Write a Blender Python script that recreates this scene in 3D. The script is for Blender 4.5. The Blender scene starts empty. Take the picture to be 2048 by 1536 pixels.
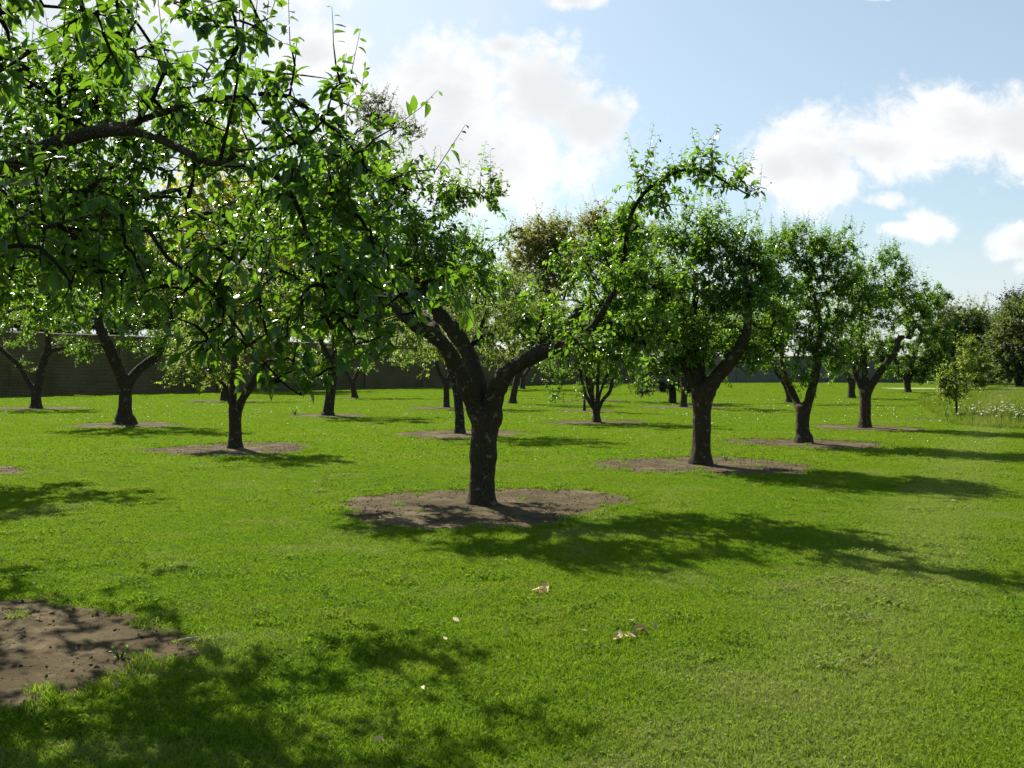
import bpy, math, random
import numpy as np
from mathutils import Vector, noise as mnoise

# ------------------------------------------------------------------ camera, sky, sun, exposure
F = 1950.0; HZ = 745.0; EYE = 1.6            # focal length and horizon in pixels of a 2048 px wide frame
SUN_EL = math.radians(42.0)
SUN_AZ = math.radians(-31.0)                 # measured from +Y towards +X: the sun stands behind the trees, to the left
SUN_DIR = Vector((math.sin(SUN_AZ)*math.cos(SUN_EL), math.cos(SUN_AZ)*math.cos(SUN_EL), math.sin(SUN_EL)))
scene = bpy.context.scene
col = scene.collection
cam_d = bpy.data.cameras.new("camera"); cam = bpy.data.objects.new("camera", cam_d); col.objects.link(cam)
cam.location = (0, 0, EYE)
cam.rotation_euler = (math.radians(90) - math.atan((768-HZ)/F), 0, 0)
cam_d.sensor_width = 36; cam_d.lens = F/2048*36; cam_d.clip_start = 0.05; cam_d.clip_end = 5000
scene.camera = cam
scene.view_settings.view_transform = 'Standard'; scene.view_settings.look = 'None'
scene.view_settings.exposure = 1.0; scene.view_settings.gamma = 1
scene.cycles.max_bounces = 10; scene.cycles.transmission_bounces = 6; scene.cycles.diffuse_bounces = 4

sun_d = bpy.data.lights.new("sun", 'SUN'); sun = bpy.data.objects.new("sun", sun_d); col.objects.link(sun)
sun_d.energy = 5.0; sun_d.angle = math.radians(0.53); sun_d.color = (1.0, 0.94, 0.82)
sun.rotation_euler = SUN_DIR.to_track_quat('Z', 'Y').to_euler(); sun.location = (-20, 30, 40)

class NT:
    """small helper round a node tree"""
    def __init__(s, tree): s.t = tree; s.n = tree.nodes; s.l = tree.links
    def add(s, typ, **kw):
        n = s.n.new(typ)
        for k, v in kw.items(): setattr(n, k, v)
        return n
    def put(s, sock, v):
        if hasattr(v, 'is_output'): s.l.new(v, sock)
        else: sock.default_value = v
    def math(s, op, a, b=None, c=None, clamp=False):
        n = s.add('ShaderNodeMath', operation=op, use_clamp=clamp)
        s.put(n.inputs[0], a)
        if b is not None: s.put(n.inputs[1], b)
        if c is not None: s.put(n.inputs[2], c)
        return n.outputs[0]
    def vmath(s, op, a, b=None):
        n = s.add('ShaderNodeVectorMath', operation=op)
        s.put(n.inputs[0], a)
        if b is not None: s.put(n.inputs[1], b)
        return n.outputs['Value'] if op == 'LENGTH' else n.outputs[0]
    def mix(s, f, a, b):
        n = s.add('ShaderNodeMix', data_type='RGBA')
        s.put(n.inputs[0], f); s.put(n.inputs[6], a); s.put(n.inputs[7], b)
        return n.outputs[2]
    def step(s, x, lo, hi):
        n = s.add('ShaderNodeMapRange', interpolation_type='SMOOTHSTEP')
        s.put(n.inputs[0], x); n.inputs[1].default_value = lo; n.inputs[2].default_value = hi
        return n.outputs[0]
    def noise(s, vec, scale, detail=3, rough=.5, dist=0.0):
        n = s.add('ShaderNodeTexNoise')
        s.put(n.inputs['Vector'], vec); n.inputs['Scale'].default_value = scale
        n.inputs['Detail'].default_value = detail; n.inputs['Roughness'].default_value = rough
        n.inputs['Distortion'].default_value = dist
        return n.outputs['Fac']
    def comb(s, x, y, z):
        n = s.add('ShaderNodeCombineXYZ'); s.put(n.inputs[0], x); s.put(n.inputs[1], y); s.put(n.inputs[2], z)
        return n.outputs[0]

world = bpy.data.worlds.new("World"); scene.world = world; world.use_nodes = True
w = NT(world.node_tree); w.n.clear()
sky = w.add('ShaderNodeTexSky', sky_type='NISHITA', sun_disc=False, sun_elevation=SUN_EL, sun_rotation=SUN_AZ)
sky.air_density = 1.0; sky.dust_density = 1.3; sky.ozone_density = 1.6
SKY_K = 0.072
skyc = w.vmath('MULTIPLY', sky.outputs[0], (SKY_K*.93, SKY_K*1.03, SKY_K*.99))
tc = w.add('ShaderNodeTexCoord')
sep = w.add('ShaderNodeSeparateXYZ'); w.l.new(tc.outputs['Generated'], sep.inputs[0])
yy = w.math('MAXIMUM', sep.outputs[1], 0.08)
uu = w.math('DIVIDE', sep.outputs[0], yy); vv = w.math('DIVIDE', sep.outputs[2], yy)
uv = w.comb(uu, vv, 0.0)
n1 = w.noise(uv, 8.0, 11, .66, .25)
n2 = w.noise(w.comb(uu, w.math('MULTIPLY', vv, 1.6), 3.3), 6.0, 8, .6, .4)
def cloud_field(blobs):
    """largest of several ellipse fields laid out in directions of the sky"""
    out = None
    for (px, py, rx, ry) in blobs:
        c = ((px-1024)/F, (HZ-py)/F, 0.0)
        d = w.vmath('SUBTRACT', uv, c)
        d = w.vmath('MULTIPLY', d, (F/rx, F/ry, 0.0))
        f = w.math('SUBTRACT', 1.0, w.vmath('LENGTH', d))
        out = f if out is None else w.math('SMOOTH_MAX', out, f, 0.25)
    return out
cumulus = cloud_field([
    (900, 190, 150, 130), (1080, 190, 150, 110), (1170, 250, 110, 90), (960, 320, 330, 120), (780, 250, 150, 100),
    (1010, 95, 60, 30), (1640, 320, 150, 110), (1750, 300, 190, 80), (1930, 250, 180, 90), (2040, 255, 160, 110),
    (1560, 340, 90, 60), (2250, 230, 220, 120), (2060, 485, 90, 50), (1150, 0, 80, 25), (1770, -8, 70, 14),
    (620, 110, 110, 70), (380, -40, 320, 90)])
puff = w.math('MULTIPLY', cloud_field([(1848, 452, 60, 30), (1800, 458, 50, 18), (1760, 400, 60, 20)]), .75)
cumulus = w.math('MAXIMUM', cumulus, puff)
n3 = w.noise(uv, 34.0, 6, .6, .5)
bump_ = w.math('ADD', w.math('MULTIPLY', w.math('SUBTRACT', n1, .5), 2.2), w.math('MULTIPLY', w.math('SUBTRACT', n3, .5), 1.3))
dens = w.step(w.math('ADD', cumulus, bump_), -0.15, 0.52)
core = w.step(w.math('ADD', cumulus, w.math('MULTIPLY', w.math('SUBTRACT', n2, .5), 2.2)), 0.05, 1.0)
# thin high veil: whiter towards the horizon and towards the sun's side
veil_h = w.step(vv, 0.33, 0.0)
veil_s = w.step(uu, 0.30, -0.45)
veil = w.math('MAXIMUM', w.math('MULTIPLY', veil_h, .72), w.math('MULTIPLY', veil_s, .92))
veil = w.math('MAXIMUM', w.math('MULTIPLY_ADD', w.math('SUBTRACT', n2, .5), 0.9, veil, clamp=True), .28)
up = w.step(sep.outputs[2], -0.02, 0.05)
front = w.step(sep.outputs[1], 0.05, 0.3)
base_col = w.mix(w.math('MULTIPLY', w.math('MULTIPLY', veil, up), front), skyc, (0.40, 0.43, 0.455, 1))
cl_col = w.mix(core, (0.54, 0.54, 0.54, 1), (0.425, 0.438, 0.45, 1))
final = w.mix(w.math('MULTIPLY', w.math('MULTIPLY', dens, front), up), base_col, cl_col)
bg = w.add('ShaderNodeBackground'); w.l.new(final, bg.inputs[0]); bg.inputs[1].default_value = 1.0
wo = w.add('ShaderNodeOutputWorld'); w.l.new(bg.outputs[0], wo.inputs[0])

# ------------------------------------------------------------------ helpers
rng = np.random.default_rng(11)
random.seed(5)
def P(px, py, d): return np.array([(px-1024)/F*d, d, EYE-(py-HZ)/F*d])
def ground(px, py):
    d = EYE*F/(py-HZ); return np.array([(px-1024)/F*d, d, 0.0])
def tag(o, label=None, cat=None, group=None, kind=None):
    if label: o['label'] = label
    if cat: o['category'] = cat
    if group: o['group'] = group
    if kind: o['kind'] = kind
    return o
def link(name, mesh, parent=None, loc=None):
    o = bpy.data.objects.new(name, mesh); col.objects.link(o)
    if parent is not None: o.parent = parent
    if loc is not None: o.location = tuple(float(v) for v in loc)
    return o
def mesh_np(name, verts, loops, totals, mat, smooth=True, tint=None, mats=None, mat_idx=None):
    me = bpy.data.meshes.new(name)
    verts = np.asarray(verts, np.float32); loops = np.asarray(loops, np.int32); totals = np.asarray(totals, np.int32)
    me.vertices.add(len(verts)); me.vertices.foreach_set('co', verts.ravel())
    me.loops.add(len(loops)); me.loops.foreach_set('vertex_index', loops)
    me.polygons.add(len(totals))
    me.polygons.foreach_set('loop_start', np.concatenate([[0], np.cumsum(totals)[:-1]]).astype(np.int32))
    me.polygons.foreach_set('loop_total', totals)
    me.polygons.foreach_set('use_smooth', np.full(len(totals), smooth))
    for m in (mats or [mat]): me.materials.append(m)
    if mat_idx is not None: me.polygons.foreach_set('material_index', np.asarray(mat_idx, np.int32))
    if tint is not None:
        a = me.attributes.new('tint', 'FLOAT', 'POINT'); a.data.foreach_set('value', np.asarray(tint, np.float32))
    me.update(calc_edges=True); me.validate()
    return me
def unit(v):
    v = np.asarray(v, float); return v/np.maximum(np.linalg.norm(v, axis=-1, keepdims=True), 1e-9)
class Tubes:
    """gathers tapered tubes along polylines"""
    def __init__(s): s.v = []; s.l = []; s.t = []; s.n = 0
    def add(s, pts, rad, sides=6, cap=True):
        pts = np.asarray(pts, float); rad = np.asarray(rad, float); k = len(pts)
        tan = unit(np.gradient(pts, axis=0))
        ref = np.array([1., 0, 0]) if abs(tan[:, 0]).mean() < .7 else np.array([0, 1., 0])
        a = unit(np.cross(tan, ref)); b = np.cross(tan, a)
        th = np.arange(sides)/sides*2*np.pi
        ring = pts[:, None] + rad[:, None, None]*(np.cos(th)[None, :, None]*a[:, None] + np.sin(th)[None, :, None]*b[:, None])
        V = ring.reshape(-1, 3); n0 = s.n
        i = np.arange(k-1)[:, None]*sides; j = np.arange(sides)[None]; j2 = (j+1) % sides
        q = np.stack([i+j, i+j2, i+sides+j2, i+sides+j], -1).reshape(-1, 4) + n0
        s.l.append(q.ravel()); s.t.append(np.full(len(q), 4))
        if cap:
            V = np.concatenate([V, [pts[0]-tan[0]*rad[0]*.4, pts[-1]+tan[-1]*rad[-1]*.6]])
            j = np.arange(sides); j2 = (j+1) % sides
            c0 = np.stack([j2, j, np.full(sides, k*sides)], -1) + n0
            c1 = np.stack([(k-1)*sides+j, (k-1)*sides+j2, np.full(sides, k*sides+1)], -1) + n0
            s.l += [c0.ravel(), c1.ravel()]; s.t += [np.full(sides, 3)]*2
        s.v.append(V); s.n += len(V)
    def mesh(s, name, mat, off=(0, 0, 0)):
        return mesh_np(name, np.concatenate(s.v)-np.asarray(off), np.concatenate(s.l), np.concatenate(s.t), mat)
def smooth_path(pts, step):
    """Catmull-Rom through pts; columns beyond xyz (radius) ride along"""
    p = np.asarray(pts, float)
    if len(p) < 2: return p
    e = np.concatenate([[2*p[0]-p[1]], p, [2*p[-1]-p[-2]]]); out = []
    for i in range(1, len(e)-2):
        n = max(2, int(np.linalg.norm(e[i+1, :3]-e[i, :3])/step)); t = np.linspace(0, 1, n, endpoint=False)[:, None]
        a, b, c, d = e[i-1], e[i], e[i+1], e[i+2]
        out.append(.5*((2*b)+(c-a)*t+(2*a-5*b+4*c-d)*t*t+(3*b-a-3*c+d)*t**3))
    out.append(p[-1:]); r = np.concatenate(out)
    if r.shape[1] > 3: r[:, 3] = np.maximum(r[:, 3], .003)
    return r

# ------------------------------------------------------------------ materials
def new_mat(name):
    m = bpy.data.materials.new(name); m.use_nodes = True; t = NT(m.node_tree); t.n.clear()
    out = t.add('ShaderNodeOutputMaterial'); return m, t, out
def leaf_mat(name, dark, light, trans, tmix=.45, rough=.42, young=None, spec=.5):
    m, t, out = new_mat(name)
    at = t.add('ShaderNodeAttribute', attribute_name='tint')
    pos = t.add('ShaderNodeNewGeometry')
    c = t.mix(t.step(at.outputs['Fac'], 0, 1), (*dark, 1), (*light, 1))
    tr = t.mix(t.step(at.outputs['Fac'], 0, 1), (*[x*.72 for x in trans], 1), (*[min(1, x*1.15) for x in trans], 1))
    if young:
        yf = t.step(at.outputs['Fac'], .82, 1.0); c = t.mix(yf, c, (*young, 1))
    under = t.mix(.35, c, (.14, .17, .10, 1))
    c2 = t.mix(pos.outputs['Backfacing'], c, under)
    p = t.add('ShaderNodeBsdfPrincipled'); t.l.new(c2, p.inputs['Base Color'])
    p.inputs['Roughness'].default_value = rough; p.inputs['Specular IOR Level'].default_value = spec
    tl = t.add('ShaderNodeBsdfTranslucent'); t.l.new(tr, tl.inputs['Color'])
    mx = t.add('ShaderNodeMixShader'); mx.inputs[0].default_value = tmix
    t.l.new(p.outputs[0], mx.inputs[1]); t.l.new(tl.outputs[0], mx.inputs[2]); t.l.new(mx.outputs[0], out.inputs[0])
    return m
def bark_mat(name, a, b, lichen=(.30, .30, .24), rust=(.22, .10, .03), lich=.62, fine=1.0):
    m, t, out = new_mat(name)
    tc = t.add('ShaderNodeTexCoord'); o = tc.outputs['Object']
    st = t.vmath('MULTIPLY', o, (26*fine, 26*fine, 7*fine))
    nz = t.noise(st, 1.0, 6, .6)
    vo = t.add('ShaderNodeTexVoronoi', feature='DISTANCE_TO_EDGE'); t.l.new(t.vmath('MULTIPLY', o, (24*fine, 24*fine, 9*fine)), vo.inputs['Vector'])
    crack = t.step(vo.outputs['Distance'], 0.0, .22)
    c = t.mix(nz, (*a, 1), (*b, 1))
    c = t.mix(crack, (*[x*.4 for x in a], 1), c)
    l1 = t.step(t.noise(o, 9, 5, .65), lich, lich+.08)
    c = t.mix(t.math('MULTIPLY', l1, .75), c, (*lichen, 1))
    r1 = t.step(t.noise(t.vmath('ADD', o, (7.3, 2.1, 5.5)), 6.5, 6, .7), .54, .74)
    c = t.mix(t.math('MULTIPLY', r1, .6), c, (*rust, 1))
    g1 = t.step(t.noise(t.vmath('ADD', o, (1.3, 8.1, 3.5)), 3.0, 5, .6), .55, .72)
    c = t.mix(t.math('MULTIPLY', g1, .5), c, (.07, .085, .02, 1))
    p = t.add('ShaderNodeBsdfPrincipled'); t.l.new(c, p.inputs['Base Color']); p.inputs['Roughness'].default_value = .88
    p.inputs['Specular IOR Level'].default_value = .2
    bp = t.add('ShaderNodeBump'); bp.inputs['Strength'].default_value = 1.0; bp.inputs['Distance'].default_value = .03
    t.l.new(t.math('ADD', t.math('MULTIPLY', crack, .6), nz), bp.inputs['Height']); t.l.new(bp.outputs[0], p.inputs['Normal'])
    t.l.new(p.outputs[0], out.inputs[0])
    return m
def plain_mat(name, c, rough=.8, spec=.3, var=None, scale=40):
    m, t, out = new_mat(name)
    p = t.add('ShaderNodeBsdfPrincipled'); p.inputs['Roughness'].default_value = rough; p.inputs['Specular IOR Level'].default_value = spec
    if var:
        tc = t.add('ShaderNodeTexCoord'); t.l.new(t.mix(t.noise(tc.outputs['Object'], scale, 4), (*c, 1), (*var, 1)), p.inputs['Base Color'])
    else: p.inputs['Base Color'].default_value = (*c, 1)
    t.l.new(p.outputs[0], out.inputs[0]); return m

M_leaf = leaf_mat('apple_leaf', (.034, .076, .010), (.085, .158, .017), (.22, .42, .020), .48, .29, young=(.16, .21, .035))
M_leaf_shaded = leaf_mat('near_leaf_shaded', (.026, .060, .009), (.066, .125, .015), (.19, .38, .015), .45, .27, young=(.13, .18, .03))  # same apple leaf, colour darkened to paint in canopy shade on the near tree
M_leaf_far = leaf_mat('apple_leaf_far', (.040, .084, .012), (.105, .175, .024), (.26, .45, .03), .48, .36, young=(.18, .22, .04))
M_leaf_pale = leaf_mat('apple_leaf_pale', (.060, .100, .018), (.14, .19, .035), (.33, .46, .05), .5, .45, young=(.22, .24, .07))
M_young = leaf_mat('young_tree_leaf', (.060, .10, .013), (.155, .205, .025), (.32, .44, .035), .48, .45, young=(.22, .20, .03))
M_gold = leaf_mat('golden_leaf', (.30, .30, .015), (.52, .49, .03), (.80, .78, .05), .5, .5)
M_copper = leaf_mat('copper_leaf', (.070, .078, .016), (.18, .185, .045), (.36, .37, .06), .45, .55)
M_airy = leaf_mat('airy_leaf', (.06, .07, .032), (.15, .16, .08), (.22, .25, .09), .4, .5)
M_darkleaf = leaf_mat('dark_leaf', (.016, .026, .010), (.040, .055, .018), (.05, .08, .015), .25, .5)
M_midleaf = leaf_mat('mid_leaf', (.034, .058, .011), (.095, .13, .025), (.20, .28, .03), .42, .5)
M_needle = leaf_mat('dark_needles', (.012, .022, .012), (.035, .050, .022), (.03, .05, .01), .15, .55)
M_bark = bark_mat('apple_bark', (.085, .060, .034), (.20, .145, .085), lichen=(.36, .35, .27), lich=.58)
M_bark_grey = bark_mat('grey_bark', (.055, .045, .034), (.15, .125, .095), lich=.56)
M_twig = bark_mat('twig_bark', (.030, .022, .015), (.085, .065, .045), fine=2)

# ------------------------------------------------------------------ leaves
def leaf_template(lod):
    if lod == 0:
        t = [0, .2, .47, .76, 1.0]; h = [.02, .20, .27, .17, 0]
    elif lod == 1:
        t = [0, .28, .68, 1.0]; h = [0, .25, .23, 0]
    else:
        return (np.array([[0, 0, 0], [.45, .27, .05], [1, 0, -.15], [.45, -.27, .05]], float), [[0, 1, 2], [0, 2, 3]])
    V = []; F_ = []
    k = len(t)
    for i in range(k): V.append([t[i], 0, -.26*t[i]**2])
    L = {}; R = {}
    for i in range(k):
        if h[i] > 0:
            L[i] = len(V); V.append([t[i], h[i], -.26*t[i]**2+.38*h[i]])
            R[i] = len(V); V.append([t[i], -h[i], -.26*t[i]**2+.38*h[i]])
    for i in range(k-1):
        a, b = i, i+1
        if a in L and b in L: F_ += [[a, b, L[b], L[a]], [b, a, R[a], R[b]]]
        elif b in L: F_ += [[a, b, L[b]], [b, a, R[b]]]
        else: F_ += [[a, b, L[a]], [b, a, R[a]]]
    if lod == 0:                                      # stalk
        n = len(V); V += [[-.26, .012, .06], [-.26, -.012, .06], [0, -.014, 0], [0, .014, 0]]; F_.append([n, n+1, n+2, n+3])
    return np.array(V, float), F_
TEMPL = {k: leaf_template(k) for k in (0, 1, 2)}
class Leaves:
    def __init__(s): s.p = []; s.a = []; s.z = []; s.t = []
    def add(s, pos, axis, size, tint): s.p.append(pos); s.a.append(axis); s.z.append(size); s.t.append(tint)
    def mesh(s, name, mat, lod, rg, off, roll=.7, width=1.0):
        pos = np.concatenate(s.p); ax = unit(np.concatenate(s.a)); size = np.concatenate(s.z); tint = np.concatenate(s.t)
        n = len(pos)
        up = np.array([0, 0, 1.]) + rg.normal(0, roll*.55, (n, 3))
        nor = unit(up - (up*ax).sum(1, keepdims=True)*ax); side = np.cross(nor, ax)
        V, Fs = TEMPL[lod]; m = len(V)
        wv = rg.uniform(.82, 1.15, n)*width; cv = rg.uniform(.2, 1.7, n)
        W = (pos[:, None] + size[:, None, None]*(V[None, :, 0:1]*ax[:, None] + (V[None, :, 1]*wv[:, None])[..., None]*side[:, None]
             + (V[None, :, 2]*cv[:, None])[..., None]*nor[:, None]))
        base = np.concatenate([np.array(f) for f in Fs]); tot = np.array([len(f) for f in Fs])
        loops = (np.arange(n)[:, None]*m + base[None]).ravel()
        return mesh_np(name, W.reshape(-1, 3)-np.asarray(off), loops, np.tile(tot, n), mat, smooth=(lod == 0), tint=np.repeat(tint, m))

# ------------------------------------------------------------------ trees
def in_blob(rg, c, r, n, shell=.45):
    d = unit(rg.normal(0, 1, (n, 3))); q = rg.random(n)**shell
    return np.asarray(c)+d*np.asarray(r)*q[:, None]
def grow(skel, targets, rg, sag=.10, node_step=.14):
    """connect every target to the nearest point of the growing skeleton; returns paths and their carried weight"""
    nodes = [np.asarray(p, float) for p in skel]; N = np.zeros((len(nodes)+len(targets)*14+10, 3)); N[:len(nodes)] = nodes
    owner = np.full(len(N), -1); cnt = len(nodes)
    d0 = np.array([np.min(np.linalg.norm(N[:cnt]-t, axis=1)) for t in targets]); order = np.argsort(d0)
    paths = []; parent = []
    for k in order:
        t = targets[k]; dd = np.linalg.norm(N[:cnt]-t, axis=1)
        dd = dd*(1+.25*(N[:cnt, 2] > t[2]+.1)); i = int(np.argmin(dd)); L = dd[i]
        if L < .03: continue
        p = N[i].copy(); mid = (p+t)/2+np.array([0, 0, sag*L])+rg.normal(0, .10*L, 3)
        n = int(np.clip(L/node_step, 2, 12)); s = np.linspace(0, 1, n+1)[:, None]
        path = (1-s)**2*p+2*s*(1-s)*mid+s*s*t
        parent.append(owner[i]); me = len(paths); paths.append(path)
        N[cnt:cnt+n] = path[1:]; owner[cnt:cnt+n] = me; cnt += n
    wgt = np.ones(len(paths))
    for i in range(len(paths)-1, -1, -1):
        if parent[i] >= 0: wgt[parent[i]] += wgt[i]
    return paths, wgt
DENS = 1.0
GROUP_APPLE = 'apple trees of the orchard rows'
def remesh_bark(tubes, voxel, base, amp, seed):
    me = tubes.mesh('bark_tmp', M_bark); ob = bpy.data.objects.new('bark_tmp', me); col.objects.link(ob)
    md = ob.modifiers.new('r', 'REMESH'); md.mode = 'VOXEL'; md.voxel_size = voxel; md.use_smooth_shade = True
    sm = ob.modifiers.new('s', 'SMOOTH'); sm.factor = .5; sm.iterations = 4
    dg = bpy.context.evaluated_depsgraph_get(); dg.update()
    m2 = bpy.data.meshes.new_from_object(ob.evaluated_get(dg))
    n = len(m2.vertices); co = np.zeros(n*3, np.float32); m2.vertices.foreach_get('co', co); co = co.reshape(-1, 3).astype(float)
    no = np.zeros(n*3, np.float32); m2.vertices.foreach_get('normal', no); no = no.reshape(-1, 3)
    disp = np.array([mnoise.noise((c[0]*9+seed, c[1]*9, c[2]*3.2))*1.0+mnoise.noise((c[0]*26, c[1]*26+seed, c[2]*8))*.55 for c in co])
    co += no*(disp*amp)[:, None]
    k = len(m2.polygons); tot = np.zeros(k, np.int32); m2.polygons.foreach_get('loop_total', tot)
    lp = np.zeros(len(m2.loops), np.int32); m2.loops.foreach_get('vertex_index', lp)
    bpy.data.objects.remove(ob); bpy.data.meshes.remove(me); bpy.data.meshes.remove(m2)
    return co, lp, tot
def tree(name, label, cat, base, trunk, limbs, blobs, leaf=.085, lod=1, mat=None, bark=None, seed=1, shoot=.25, dens=1.0,
         spur=.6, group=None, voxel=.03, amp=.010, droop=.35, uprights=.35, lights=.5, twig=1.0, roll=.7, sag=.10, width=1.0,
         extra_paths=(), per_shoot=(7, 13), pitch=.026, step=.14, clump=9, csig=.15, spur_extra=.35):
    """trunk: [(x,y,z,r)...]; limbs: list of the same; blobs: [(centre, radii, n)]; extra_paths: thin branches drawn by hand [(x,y,z,r)...]"""
    rg = np.random.default_rng(seed); base = np.asarray(base, float)
    root = bpy.data.objects.new(name, None); col.objects.link(root); root.location = tuple(base); root.empty_display_size = .3
    tag(root, label, cat, group)
    T = smooth_path(trunk, .08); Ls = [smooth_path(l, .08) for l in limbs]
    tb = Tubes()
    fl = T.copy()
    tb.add(fl[:, :3], fl[:, 3]*(1+rg.normal(0, .025, len(fl))), 14)
    for l in Ls: tb.add(l[:, :3], l[:, 3]*(1+rg.normal(0, .05, len(l))), 12)
    co, lp, tot = remesh_bark(tb, voxel, base, amp, seed)
    def comps(faces, ok):
        v2f = {}
        for j in faces:
            for v in lp[st_[j]:st_[j]+tot[j]]: v2f.setdefault(v, []).append(j)
        seen = set(); out = []
        for j in faces:
            if j in seen: continue
            stack = [j]; seen.add(j); cur = []
            while stack:
                a = stack.pop(); cur.append(a)
                for v in lp[st_[a]:st_[a]+tot[a]]:
                    for b in v2f[v]:
                        if b not in seen: seen.add(b); stack.append(b)
            out.append(cur)
        return sorted(out, key=len, reverse=True)
    st_ = np.concatenate([[0], np.cumsum(tot)[:-1]])
    # split the one continuous bark into the trunk and each limb
    starts = np.concatenate([[0], np.cumsum(tot)[:-1]]); cen = np.add.reduceat(co[lp], starts, axis=0)/tot[:, None]
    best = np.full(len(cen), np.inf); who = np.zeros(len(cen), int)
    for i, s in enumerate([T]+Ls):
        cut = s if i == 0 else s[min(2, len(s)-2):]
        for k in range(0, len(cen), 4000):
            d = (np.linalg.norm(cen[k:k+4000, None]-cut[None, :, :3], axis=2)/np.maximum(cut[None, :, 3], .02)).min(1)
            u = d < best[k:k+4000]; best[k:k+4000][u] = d[u]; who[k:k+4000][u] = i
    main = np.zeros(len(cen), bool); main[comps(range(len(cen)), None)[0]] = True
    for i in range(1, len(Ls)+1):
        f = np.where((who == i) & main)[0]
        if len(f):
            for cmp in comps(f.tolist(), None)[1:]: who[cmp] = 0
    f0 = np.where((who == 0) & main)[0]
    for cmp in comps(f0.tolist(), None)[1:]:                   # a stray bit of trunk goes to the limb it lies on
        vs = set(lp[np.concatenate([np.arange(st_[j], st_[j]+tot[j]) for j in cmp])].tolist()); cs = set(cmp)
        c0 = cen[cmp[0]]; near_ = np.argsort(((cen-c0)**2).sum(1))[:400]
        nb = [who[j] for j in near_ if j not in cs and who[j] > 0 and not vs.isdisjoint(lp[st_[j]:st_[j]+tot[j]].tolist())]
        if nb: who[cmp] = max(set(nb), key=nb.count)
        else: main[cmp] = False
    for i in range(len(Ls)+1):
        f = np.where((who == i) & main)[0]
        if len(f) == 0: continue
        idx = np.concatenate([lp[starts[j]:starts[j]+tot[j]] for j in f]); uq, inv = np.unique(idx, return_inverse=True)
        link('trunk' if i == 0 else 'limb', mesh_np('bark', co[uq]-base, inv, tot[f], bark or M_bark), root)
    # branches and leaves
    skel = np.concatenate([l[len(l)//3:, :3] for l in Ls]+[np.asarray(smooth_path(e, .1))[:, :3] for e in extra_paths]+([] if Ls else [T[len(T)//2:, :3]]))
    targets = np.concatenate([in_blob(rg, c, r, int(n*dens*DENS)) for c, r, n in blobs])
    if clump:                                        # gather the shoots into clumps with gaps between them
        out_ = []
        for c, r, n in blobs:
            n = int(n*dens*DENS); m = max(2, int(n/clump)); cc = in_blob(rg, c, r, m, .55)
            wt = rg.gamma(1.2, 1, m); k_ = rg.choice(m, n, p=wt/wt.sum()); out_.append(cc[k_]+np.clip(rg.normal(0, 1, (n, 3)), -1.7, 1.7)*np.array([1, 1, .8])*csig)
        targets = np.concatenate(out_)
    targets = targets[targets[:, 2] > .55]
    paths, wgt = grow(skel, targets, rg, sag, step)
    br = Tubes(); lv = Leaves()
    k = twig
    def leaves_on(pts, tangs, nleaf, tipf, sz):
        n = len(pts)
        if n == 0: return
        rad = unit(np.cross(tangs, rg.normal(0, 1, (n, 3))))
        ax = tangs*rg.uniform(.1, .7, (n, 1))+rad*.9+np.array([0, 0, -droop])*rg.uniform(.2, 1.6, (n, 1))
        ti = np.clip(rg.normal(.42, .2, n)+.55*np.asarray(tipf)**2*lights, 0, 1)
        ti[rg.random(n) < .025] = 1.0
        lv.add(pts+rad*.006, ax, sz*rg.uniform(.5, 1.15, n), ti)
    def sh(p, d, length):
        n = int(max(3, min(length/pitch, rg.integers(*per_shoot)*1.6))); s = np.linspace(.08, 1, n)
        bend = np.array([0, 0, .12])*length+rg.normal(0, .05*length, 3)
        pts = p+d[None]*(s*length)[:, None]+bend[None]*(s**2)[:, None]
        tan = unit(np.gradient(pts, axis=0)) if n > 1 else np.tile(d, (n, 1))
        br.add(np.concatenate([[p], pts[n//2:n//2+1], pts[-1:]]), np.array([.0028, .002, .001])*k, 3, cap=False)
        leaves_on(pts, tan, n, s, leaf*(1-.45*s**3))
    for e in extra_paths:
        e = smooth_path(e, .1); br.add(e[:, :3], e[:, 3], 7)
    def spurs(pts, tans, prob):
        for p, t in zip(pts, tans):
            if rg.random() > prob: continue
            m = rg.integers(3, 7); side = unit(np.cross(t, rg.normal(0, 1, 3))); side[2] += .3
            q = p+side*rg.uniform(.01, .05); leaves_on(np.tile(q, (m, 1))+rg.normal(0, .008, (m, 3)), np.tile(unit(side+.4*t), (m, 1)), m, np.full(m, .3), leaf)
    for e in extra_paths:
        e = smooth_path(e, .045); e = e[len(e)//5:]; spurs(e[:, :3], unit(np.gradient(e[:, :3], axis=0)), spur_extra)
    ztop = np.quantile([q[-1][2] for q in paths], .80)
    for path, wg in zip(paths, wgt):
        top_ = path[-1][2] > ztop
        r0 = (.0035+.0030*math.sqrt(wg))*k; r1 = .0028*k
        br.add(path, np.linspace(r0, r1, len(path)), 5 if r0 > .012 else 4, cap=False)
        tan = unit(np.gradient(path, axis=0)); st = max(1, int(len(path)*.25))
        spurs(path[st:], tan[st:], spur)
        spurs((path[st:]+path[st-1:-1])/2, tan[st:], spur*.7)
        d = tan[-1]+rg.normal(0, .35, 3)
        if rg.random() < (max(uprights, .7) if top_ and shoot < 1 else uprights): d = d*.35+np.array([0, 0, 1.])
        else: d = d+np.array([0, 0, .12-droop*.25])
        sh(path[-1], unit(d), shoot*rg.uniform(.45, 1.25)*(rg.uniform(.8, 2.1) if top_ and shoot < 1 else 1))
    link('branches', br.mesh('branches', M_twig if bark is not M_bark_grey else M_bark_grey, base), root)
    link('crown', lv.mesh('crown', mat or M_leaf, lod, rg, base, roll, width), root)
    return root
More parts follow.
